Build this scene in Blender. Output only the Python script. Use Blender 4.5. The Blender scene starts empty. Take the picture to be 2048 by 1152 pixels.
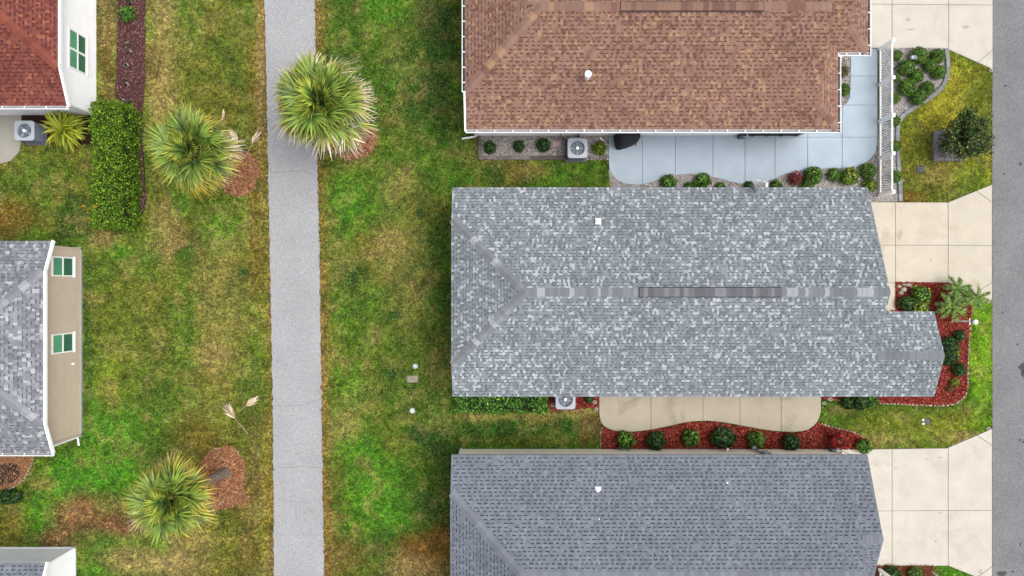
import bpy, bmesh, math, random
import numpy as np
from mathutils import Vector, Matrix

# ------------------------------------------------------------------ camera, sky, sun, exposure
H = 31.0            # camera height above the lawn (m)
FPX = 1364.0        # focal length in photograph pixels (2048 px wide)
SC = bpy.context.scene
COL = SC.collection
cam_d = bpy.data.cameras.new('camera'); cam = bpy.data.objects.new('camera', cam_d)
COL.objects.link(cam); SC.camera = cam
cam.location = (0, 0, H); cam.rotation_euler = (0, 0, 0)
cam_d.sensor_width = 36.0; cam_d.lens = 36.0 * FPX / 2048.0
cam_d.clip_start = 0.1; cam_d.clip_end = 600

SUN_EL, SUN_AZ = 64.0, 92.0       # soft high sun behind thin overcast
world = bpy.data.worlds.new('World'); SC.world = world; world.use_nodes = True
wn = world.node_tree; wn.nodes.clear()
w_out = wn.nodes.new('ShaderNodeOutputWorld'); w_bg = wn.nodes.new('ShaderNodeBackground')
w_sky = wn.nodes.new('ShaderNodeTexSky'); w_sky.sky_type = 'NISHITA'; w_sky.sun_disc = False
w_sky.sun_elevation = math.radians(SUN_EL); w_sky.sun_rotation = math.radians(SUN_AZ)
w_sky.air_density = 1.0; w_sky.dust_density = 6.0; w_sky.ozone_density = 1.0
w_hsv = wn.nodes.new('ShaderNodeHueSaturation'); w_hsv.inputs['Saturation'].default_value = 0.35
wn.links.new(w_sky.outputs[0], w_hsv.inputs['Color'])
wn.links.new(w_hsv.outputs[0], w_bg.inputs['Color']); w_bg.inputs['Strength'].default_value = 0.15
wn.links.new(w_bg.outputs[0], w_out.inputs['Surface'])
sun_d = bpy.data.lights.new('sun', 'SUN'); sun = bpy.data.objects.new('sun', sun_d); COL.objects.link(sun)
sun_d.energy = 1.0; sun_d.angle = math.radians(45); sun_d.color = (1.0, 0.96, 0.9)
_az = math.radians(SUN_AZ); _el = math.radians(SUN_EL)
sdir = Vector((math.sin(_az) * math.cos(_el), math.cos(_az) * math.cos(_el), math.sin(_el)))
sun.rotation_euler = (-sdir).to_track_quat('-Z', 'Y').to_euler(); sun.location = (0, 0, 60)
SC.view_settings.view_transform = 'Standard'; SC.view_settings.look = 'None'
SC.view_settings.exposure = 0.62; SC.view_settings.gamma = 1.0
SC.view_settings.use_curve_mapping = False
SC.render.engine = 'CYCLES'
SC.cycles.max_bounces = 6; SC.cycles.diffuse_bounces = 3; SC.cycles.transparent_max_bounces = 4

random.seed(7); RNG = np.random.default_rng(7)
R = random.random
def U(a, b): return a + (b - a) * random.random()

# ------------------------------------------------------------------ helpers
KLIGHT = 1.95       # display value of a horizontal white sheet under this light
def lin(c):
    c = c / 255.0
    return c / 12.92 if c <= 0.04045 else ((c + 0.055) / 1.055) ** 2.4
def C(r, g, b, k=1.0):
    """albedo of a surface that reads as this sRGB colour in open light"""
    return (min(.9, lin(r) * k / KLIGHT), min(.9, lin(g) * k / KLIGHT), min(.9, lin(b) * k / KLIGHT))
def P(px, py, z=0.0):
    return Vector(((px - 1024) / FPX * (H - z), (576 - py) / FPX * (H - z), z))
def PL(pts, z=0.0): return [tuple(P(x, y, z)[:2]) for x, y in pts]

def finish_mesh(name, V, F, mat, cols=None, dom='POINT', smooth=False):
    me = bpy.data.meshes.new(name)
    if isinstance(F, np.ndarray):
        V = np.asarray(V, dtype=np.float32); n, k = F.shape
        me.vertices.add(len(V)); me.vertices.foreach_set('co', V.ravel())
        me.loops.add(n * k); me.loops.foreach_set('vertex_index', F.astype(np.int32).ravel())
        me.polygons.add(n); me.polygons.foreach_set('loop_start', np.arange(0, n * k, k, dtype=np.int32))
        me.update(calc_edges=True)
    else:
        me.from_pydata([tuple(v) for v in V], [], F); me.update()
    if cols is not None:
        cols = np.asarray(cols, dtype=np.float32)
        if cols.shape[1] == 3: cols = np.concatenate([cols, np.ones((len(cols), 1), np.float32)], 1)
        at = me.attributes.new('Col', 'FLOAT_COLOR', dom); at.data.foreach_set('color', cols.ravel())
    if mat: me.materials.append(mat)
    if smooth: me.polygons.foreach_set('use_smooth', np.ones(len(me.polygons), dtype=bool))
    return me

def link(name, me, parent=None, loc=None, mat4=None, kind=None, label=None):
    o = bpy.data.objects.new(name, me); COL.objects.link(o)
    if parent is not None: o.parent = parent
    if mat4 is not None: o.matrix_local = mat4
    elif loc is not None: o.location = loc
    if kind: o['kind'] = kind
    if label: o['label'] = label
    return o
def tag(o, label, cat, group=None, kind=None):
    o['label'] = label; o['category'] = cat
    if group: o['group'] = group
    if kind: o['kind'] = kind
    return o
def thing(name, label, cat, loc=(0, 0, 0), rotz=0.0, group=None):
    o = bpy.data.objects.new(name, None); COL.objects.link(o); o.empty_display_size = .2
    o.location = loc; o.rotation_euler = (0, 0, rotz)
    return tag(o, label, cat, group)

class MB:
    """collects faces (with a colour for each) for one mesh"""
    def __init__(s): s.v = []; s.f = []; s.c = []
    def face(s, pts, col=(1, 1, 1)):
        b = len(s.v); s.v += [tuple(p) for p in pts]; s.f.append(tuple(range(b, b + len(pts)))); s.c.append(col)
    def box(s, x0, x1, y0, y1, z0, z1, col=(1, 1, 1)):
        b = len(s.v)
        s.v += [(x0, y0, z0), (x1, y0, z0), (x1, y1, z0), (x0, y1, z0), (x0, y0, z1), (x1, y0, z1), (x1, y1, z1), (x0, y1, z1)]
        for q in ((0, 3, 2, 1), (4, 5, 6, 7), (0, 1, 5, 4), (1, 2, 6, 5), (2, 3, 7, 6), (3, 0, 4, 7)):
            s.f.append(tuple(b + i for i in q)); s.c.append(col)
    def bbox(s, x0, x1, y0, y1, z0, z1, bv=.01, col=(1, 1, 1)):
        """box with chamfered top edges and corners"""
        a = [(x0 + bv, y0), (x1 - bv, y0), (x1, y0 + bv), (x1, y1 - bv), (x1 - bv, y1), (x0 + bv, y1), (x0, y1 - bv), (x0, y0 + bv)]
        cx, cy = (x0 + x1) / 2, (y0 + y1) / 2
        kx = 1 - 2 * bv / (x1 - x0); ky = 1 - 2 * bv / (y1 - y0)
        t = [(cx + (x - cx) * kx, cy + (y - cy) * ky) for x, y in a]
        s.loft([[(x, y, z0) for x, y in a], [(x, y, z1 - bv) for x, y in a], [(x, y, z1) for x, y in t]], col)
    def loft(s, rings, col=(1, 1, 1), cap0=True, cap1=True):
        b = len(s.v); n = len(rings[0])
        for r in rings: s.v += [tuple(p) for p in r]
        for i in range(len(rings) - 1):
            for j in range(n):
                k = (j + 1) % n
                s.f.append((b + i * n + j, b + i * n + k, b + (i + 1) * n + k, b + (i + 1) * n + j)); s.c.append(col)
        if cap0: s.f.append(tuple(b + j for j in reversed(range(n)))); s.c.append(col)
        if cap1: s.f.append(tuple(b + (len(rings) - 1) * n + j for j in range(n))); s.c.append(col)
    def prism(s, poly, z0, z1, col=(1, 1, 1)):
        if area2(poly) < 0: poly = poly[::-1]
        s.loft([[(x, y, z0) for x, y in poly], [(x, y, z1) for x, y in poly]], col)
    def lathe(s, prof, n=16, c=(0, 0), col=(1, 1, 1)):
        s.loft([[(c[0] + r * math.cos(2 * math.pi * j / n), c[1] + r * math.sin(2 * math.pi * j / n), z) for j in range(n)] for r, z in prof], col)
    def tube(s, pts, rad, n=8, col=(1, 1, 1)):
        pts = [Vector(p) for p in pts]; rings = []
        rads = rad if isinstance(rad, (list, tuple)) else [rad] * len(pts)
        for i, p in enumerate(pts):
            d = (pts[min(i + 1, len(pts) - 1)] - pts[max(i - 1, 0)]).normalized()
            a = d.orthogonal().normalized() if i == 0 else (a0 - d * a0.dot(d)).normalized()
            a0 = a; b = d.cross(a)
            rings.append([p + (a * math.cos(2 * math.pi * j / n) + b * math.sin(2 * math.pi * j / n)) * rads[i] for j in range(n)])
        s.loft(rings, col)
    def beam(s, A, B, w, h, col=(1, 1, 1)):
        """horizontal-ish bar from A to B, w wide, h tall (A, B on its centre line)"""
        A, B = Vector(A), Vector(B); d = (B - A).normalized()
        sd = d.cross(Vector((0, 0, 1)))
        if sd.length < 1e-4: sd = Vector((1, 0, 0))
        sd = sd.normalized() * w / 2; up = sd.cross(d).normalized() * h / 2
        s.loft([[p - sd - up, p + sd - up, p + sd + up, p - sd + up] for p in (A, B)], col)
    def mesh(s, name, mat, smooth=False): return finish_mesh(name, s.v, s.f, mat, s.c, 'FACE', smooth)
    def obj(s, name, mat, parent=None, loc=None, kind=None, label=None, smooth=False, mat4=None):
        return link(name, s.mesh(name, mat, smooth), parent, loc, mat4, kind, label)

def area2(p): return sum(p[i][0] * p[(i + 1) % len(p)][1] - p[(i + 1) % len(p)][0] * p[i][1] for i in range(len(p)))
def smooth_curve(pts, n=5, closed=False):
    """Catmull-Rom through the points"""
    out = []; m = len(pts); rng = range(m if closed else m - 1)
    g = (lambda i: pts[i % m]) if closed else (lambda i: pts[max(0, min(m - 1, i))])
    for i in rng:
        a, b, c, d = g(i - 1), g(i), g(i + 1), g(i + 2)
        for k in range(n):
            t = k / n
            out.append(tuple(.5 * (2 * b[j] + (c[j] - a[j]) * t + (2 * a[j] - 5 * b[j] + 4 * c[j] - d[j]) * t * t + (3 * b[j] - a[j] - 3 * c[j] + d[j]) * t ** 3) for j in (0, 1)))
    if not closed: out.append(tuple(pts[-1]))
    return out
def inside(poly, X, Y):
    X = np.asarray(X); Y = np.asarray(Y); r = np.zeros(X.shape, bool); n = len(poly)
    for i in range(n):
        x0, y0 = poly[i]; x1, y1 = poly[(i + 1) % n]
        if y0 == y1: continue
        c = ((y0 > Y) != (y1 > Y)) & (X < (x1 - x0) * (Y - y0) / (y1 - y0) + x0)
        r ^= c
    return r
def sample(poly, n):
    xs = [p[0] for p in poly]; ys = [p[1] for p in poly]
    X = RNG.uniform(min(xs), max(xs), n * 4); Y = RNG.uniform(min(ys), max(ys), n * 4)
    full = abs(area2(poly)) / 2 / max(1e-6, (max(xs) - min(xs)) * (max(ys) - min(ys)))
    X = X[:int(n / max(full, .26))]; Y = Y[:len(X)]
    m = inside(poly, X, Y); return X[m], Y[m]
_LAT = RNG.random((64, 256, 256))
def vnoise(X, Y, s, k=0):
    """smooth value noise in 0..1, feature size s metres"""
    x = X / s + 91.7 + k * 13.1; y = Y / s + 47.3 + k * 7.7
    xi = np.floor(x).astype(int); yi = np.floor(y).astype(int); fx = x - xi; fy = y - yi
    fx = fx * fx * (3 - 2 * fx); fy = fy * fy * (3 - 2 * fy); L = _LAT[k % 64]
    a = L[xi % 256, yi % 256]; b = L[(xi + 1) % 256, yi % 256]; c = L[xi % 256, (yi + 1) % 256]; d = L[(xi + 1) % 256, (yi + 1) % 256]
    return (a * (1 - fx) + b * fx) * (1 - fy) + (c * (1 - fx) + d * fx) * fy
def fbm(X, Y, s, k=0, o=4):
    r = 0; w = 1; t = 0
    for i in range(o): r = r + w * vnoise(X, Y, s / 2 ** i, k + i); t += w; w *= .55
    return r / t

# ------------------------------------------------------------------ materials
MATS = {}
def material(name, base=None, rough=.7, attr=False, noise=None, noise2=None, bump=None, translucent=0, spec=.3, metal=0.0):
    """noise = (scale, amount) brightness mottling; noise2 the same, coarser; bump = (scale, strength, distance)"""
    if name in MATS: return MATS[name]
    m = bpy.data.materials.new(name); m.use_nodes = True; nt = m.node_tree; nt.nodes.clear()
    N = nt.nodes.new; L = nt.links.new
    out = N('ShaderNodeOutputMaterial'); b = N('ShaderNodeBsdfPrincipled')
    b.inputs['Roughness'].default_value = rough; b.inputs['Specular IOR Level'].default_value = spec
    b.inputs['Metallic'].default_value = metal
    if attr:
        a = N('ShaderNodeAttribute'); a.attribute_name = 'Col'; c = a.outputs['Color']
        if base:
            mx = N('ShaderNodeMix'); mx.data_type = 'RGBA'; mx.blend_type = 'MULTIPLY'; mx.inputs['Factor'].default_value = 1
            L(c, mx.inputs['A']); mx.inputs['B'].default_value = (*base, 1); c = mx.outputs['Result']
    else:
        a = N('ShaderNodeRGB'); a.outputs[0].default_value = (*base, 1); c = a.outputs[0]
    geo = N('ShaderNodeNewGeometry')
    for spec_n in (noise, noise2):
        if not spec_n: continue
        tx = N('ShaderNodeTexNoise'); tx.inputs['Scale'].default_value = spec_n[0]; tx.inputs['Detail'].default_value = 4
        L(geo.outputs['Position'], tx.inputs['Vector'])
        mr = N('ShaderNodeMapRange'); mr.inputs['From Min'].default_value = .3; mr.inputs['From Max'].default_value = .7
        mr.inputs['To Min'].default_value = 1 - spec_n[1]; mr.inputs['To Max'].default_value = 1 + spec_n[1]
        L(tx.outputs['Fac'], mr.inputs['Value'])
        mx = N('ShaderNodeMix'); mx.data_type = 'RGBA'; mx.blend_type = 'MULTIPLY'; mx.inputs['Factor'].default_value = 1
        L(c, mx.inputs['A']); L(mr.outputs['Result'], mx.inputs['B']); c = mx.outputs['Result']
    L(c, b.inputs['Base Color'])
    if bump:
        tx = N('ShaderNodeTexNoise'); tx.inputs['Scale'].default_value = bump[0]; tx.inputs['Detail'].default_value = 3
        L(geo.outputs['Position'], tx.inputs['Vector'])
        bp = N('ShaderNodeBump'); bp.inputs['Strength'].default_value = bump[1]; bp.inputs['Distance'].default_value = bump[2]
        L(tx.outputs['Fac'], bp.inputs['Height']); L(bp.outputs['Normal'], b.inputs['Normal'])
    if translucent:
        tr = N('ShaderNodeBsdfTranslucent'); L(c, tr.inputs['Color'])
        ms = N('ShaderNodeMixShader'); ms.inputs[0].default_value = translucent
        L(b.outputs[0], ms.inputs[1]); L(tr.outputs[0], ms.inputs[2]); L(ms.outputs[0], out.inputs['Surface'])
    else: L(b.outputs[0], out.inputs['Surface'])
    MATS[name] = m
    return m
def concrete(name, base, stain, amount=.5, spots=.12):
    """cast concrete: speckle, broad blotches and darker stains with a shape of their own"""
    m = material(name, base, .85, noise=(26, spots), noise2=(1.3, .06), bump=(60, .25, .01))
    nt = m.node_tree; N = nt.nodes.new; L = nt.links.new
    b = [n for n in nt.nodes if n.type == 'BSDF_PRINCIPLED'][0]; src = b.inputs['Base Color'].links[0].from_socket
    geo = [n for n in nt.nodes if n.type == 'NEW_GEOMETRY'][0]
    t1 = N('ShaderNodeTexNoise'); t1.inputs['Scale'].default_value = .75; t1.inputs['Detail'].default_value = 7; t1.inputs['Roughness'].default_value = .62
    t1.inputs['Distortion'].default_value = .8
    L(geo.outputs['Position'], t1.inputs['Vector'])
    mr = N('ShaderNodeMapRange'); mr.inputs['From Min'].default_value = .54; mr.inputs['From Max'].default_value = .74; mr.inputs['To Max'].default_value = amount
    L(t1.outputs['Fac'], mr.inputs['Value'])
    mx = N('ShaderNodeMix'); mx.data_type = 'RGBA'; L(mr.outputs['Result'], mx.inputs['Factor']); L(src, mx.inputs['A']); mx.inputs['B'].default_value = (*stain, 1)
    L(mx.outputs['Result'], b.inputs['Base Color'])
    return m
def asphalt(name, base, spk, big):
    """aggregate: light and dark chips in a grey binder"""
    m = material(name, base, .9, noise=(34, spk), noise2=(.55, big), bump=(45, .5, .015))
    nt = m.node_tree; N = nt.nodes.new; L = nt.links.new
    b = [n for n in nt.nodes if n.type == 'BSDF_PRINCIPLED'][0]; src = b.inputs['Base Color'].links[0].from_socket
    geo = [n for n in nt.nodes if n.type == 'NEW_GEOMETRY'][0]
    v = N('ShaderNodeTexVoronoi'); v.inputs['Scale'].default_value = 34; L(geo.outputs['Position'], v.inputs['Vector'])
    hs = N('ShaderNodeRGBToBW'); L(v.outputs['Color'], hs.inputs[0])
    mr = N('ShaderNodeMapRange'); mr.inputs['To Min'].default_value = 1 - spk * 1.3; mr.inputs['To Max'].default_value = 1 + spk * 1.3
    L(hs.outputs[0], mr.inputs['Value'])
    mx = N('ShaderNodeMix'); mx.data_type = 'RGBA'; mx.blend_type = 'MULTIPLY'; mx.inputs['Factor'].default_value = 1
    L(src, mx.inputs['A']); L(mr.outputs['Result'], mx.inputs['B']); L(mx.outputs['Result'], b.inputs['Base Color'])
    return m

M_lawn = material('lawn_soil', rough=.95, attr=True, noise=(18, .3), noise2=(5, .2), bump=(30, .6, .03), spec=.1)
M_blade = material('grass_blade', rough=.6, attr=True, translucent=.25, spec=.2)
M_leaf = material('leaf', rough=.5, attr=True, translucent=.32, spec=.35)
M_frond = material('palm_frond', rough=.5, attr=True, translucent=.18, spec=.35)
M_shingle = material('asphalt_shingle', rough=.9, attr=True, noise=(55, .12), noise2=(.5, .09), bump=(180, .4, .004), spec=.2)
M_chip = material('mulch', rough=.9, attr=True, noise=(40, .2), spec=.15)
M_stone = material('stone', rough=.8, attr=True, noise=(25, .22), noise2=(6, .1), bump=(40, .4, .01), spec=.25)
M_white = material('white_vinyl', (.8, .81, .82), .45, noise=(9, .03), noise2=(1.5, .03))
M_trim = material('white_trim', (.78, .79, .8), .5, noise=(12, .04))
M_gutin = material('gutter_inside', C(176, 178, 182), .6, noise=(9, .2))  # white trough greyed: shading and dirt put into the colour
M_black = material('black_cover', C(44, 46, 53), .75, noise=(20, .15), bump=(9, .7, .03))
M_dark = material('dark_plastic', C(50, 52, 58), .5, noise=(20, .15))
M_joint = material('dark_joint_gap', (.2, .19, .175), .95)  # dark base colour showing in the joints between panels
M_cond = material('condenser_paint', C(206, 213, 224), .4, noise=(14, .05), metal=.0)
M_condside = material('condenser_side', C(120, 132, 150), .5, noise=(14, .1))
M_condin = material('condenser_inside', C(36, 44, 64), .6)
M_blade_metal = material('fan_metal', C(190, 202, 220), .5)
M_steel = material('galvanised_steel', C(170, 178, 186), .4, metal=.4, noise=(15, .1))
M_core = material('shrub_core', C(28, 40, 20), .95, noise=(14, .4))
M_bark = material('bark', C(156, 140, 126), .95, noise=(16, .35), noise2=(4, .15), bump=(22, 1, .05))
M_meter = material('meter_lid', C(92, 98, 112), .6, noise=(12, .1))
M_beige = material('beige_plastic', C(186, 178, 156), .6, noise=(12, .08))
M_pink = material('pink_paver', C(244, 198, 200), .85, noise=(30, .12), bump=(40, .4, .01))
M_glass_hi = material('green_glass_sky_reflect', C(120, 205, 160), .15, noise=(1.2, .15), spec=.6)  # glass tint plus sky reflection, both put into the base colour
M_glass_lo = material('green_glass_screen', C(72, 138, 104), .3, noise=(1.2, .1), spec=.4)  # green holds painted sky reflection too; darker for the insect screen
M_glass_dk = material('dark_glass', C(96, 112, 112), .12, spec=.6)
M_screen = material('porch_screen', C(34, 35, 42), .6, noise=(20, .1))

# ------------------------------------------------------------------ layout in photograph pixels (ground plane)
PATH_L = [(527, -60), (529, 0), (533, 160), (537, 350), (541, 560), (545, 780), (547, 960), (548, 1152), (549, 1220)]
PATH_R = [(629, -60), (630, 0), (632, 150), (635, 310), (638, 480), (641, 640), (644, 860), (648, 1152), (649, 1220)]
BLUE_CURVE = [(1217, 318), (1219, 340), (1232, 359), (1256, 369), (1290, 368), (1325, 358), (1358, 350), (1392, 349), (1430, 356), (1470, 366), (1502, 369), (1535, 363), (1565, 350), (1600, 342), (1645, 338), (1695, 336), (1724, 328), (1743, 314), (1752, 295), (1754, 278)]
TAN_CURVE = [(1198, 828), (1203, 846), (1220, 858), (1248, 863), (1285, 861), (1330, 853), (1372, 844), (1412, 841), (1452, 845), (1495, 853), (1545, 861), (1590, 863), (1616, 858), (1634, 842), (1641, 822)]
G_EDGE = [(1890, 98), (1893, 128), (1892, 152), (1882, 175), (1858, 197), (1828, 215), (1803, 232), (1794, 250), (1793, 300), (1796, 340), (1799, 403)]
FRONT_EDGE = [(1896, 566), (1918, 584), (1938, 602), (1941, 640), (1936, 690), (1934, 740), (1933, 780), (1925, 796), (1906, 808), (1875, 811), (1800, 808), (1752, 806)]
blue_poly = PL([(1217, 250)] + smooth_curve(BLUE_CURVE, 5) + [(1754, 98), (1700, 98), (1700, 130), (1698, 196), (1688, 212), (1674, 222), (1655, 235), (1655, 250)])
tan_poly = PL([(1198, 760)] + smooth_curve(TAN_CURVE, 5) + [(1641, 760)])
drive_top = PL([(1660, -90), (1984, -90), (1984, 139), (1890, 97), (1660, 97)])
drive_mid = PL([(1660, 404), (1895, 405), (1983, 369), (1983, 601), (1975, 598), (1896, 565), (1790, 565), (1790, 650), (1660, 650)])
drive_bot = PL([(1660, 898), (1740, 898), (1892, 896), (1983, 857), (1983, 1166), (1896, 1131), (1660, 1131)])
left_slab = PL([(-60, 222), (44, 222), (44, 285), (38, 306), (22, 322), (0, 328), (-60, 330)])
g_west = PL([(957, 262), (1217, 262), (1217, 320), (957, 320)])
g_south = PL([(1217, 340)] + [(x, y - 4) for x, y in smooth_curve(BLUE_CURVE[1:], 4)] + [(1757, 250), (1757, 95), (1888, 96)] + smooth_curve(G_EDGE, 4) + [(1740, 404), (1655, 410), (1225, 410)])
g_corner = PL([(1650, 100), (1702, 100), (1702, 130), (1700, 198), (1690, 215), (1676, 224), (1650, 235)])
m_south = PL([(1203, 850), (1203, 897), (1738, 898), (1735, 886), (1722, 872), (1700, 862), (1660, 855), (1640, 843)] + [(x, y + 1.5) for x, y in smooth_curve(TAN_CURVE, 5)[::-1][6:-5]])
m_west = PL([(918, 770), (918, 818), (960, 824), (1100, 823), (1196, 814), (1198, 770)])
m_front = PL([(1789, 563)] + smooth_curve(FRONT_EDGE, 4) + [(1690, 804), (1645, 798), (1641, 770), (1700, 740), (1700, 620), (1788, 620)])
m_purple = PL([(238, -60), (293, -60), (291, 60), (290, 180), (284, 235), (288, 330), (294, 400), (286, 432), (276, 440), (270, 205), (231, 198), (235, 90)])
m_dark = PL([(40, 215), (190, 222), (184, 288), (150, 292), (80, 288), (46, 286), (44, 240)])
m_straw = PL([(1730, 1129), (1790, 1130), (1866, 1129), (1868, 1180), (1730, 1180)])
m_tan = PL([(-60, 890), (68, 890), (66, 918), (58, 946), (44, 966), (20, 976), (-60, 992)])
m_tan_in = PL([(-60, 940), (22, 925), (40, 930), (42, 952), (28, 964), (0, 972), (-60, 985)])
street_poly = PL([(1984, -400), (2700, -400), (2700, 1600), (1984, 1600)])
path_poly = PL(PATH_L + PATH_R[::-1])
def ring(cx, cy, rx, ry, seed, n=30, rough=.12):
    rr = random.Random(seed)
    ph = [rr.uniform(0, 6.28) for _ in range(4)]
    return PL([(cx + math.cos(a) * rx * (1 + rough * (math.sin(2 * a + ph[0]) * .5 + math.sin(3 * a + ph[1]) * .5 + math.sin(7 * a + ph[2]) * .3)),
                cy + math.sin(a) * ry * (1 + rough * (math.sin(2 * a + ph[1]) * .5 + math.sin(4 * a + ph[3]) * .5 + math.sin(8 * a + ph[0]) * .3))) for a in [2 * math.pi * i / n for i in range(n)]])
ring_a = ring(478, 347, 38, 46, 3); ring_b = ring(703, 278, 46, 42, 4); ring_c = ring(444, 956, 50, 60, 5)

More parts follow.
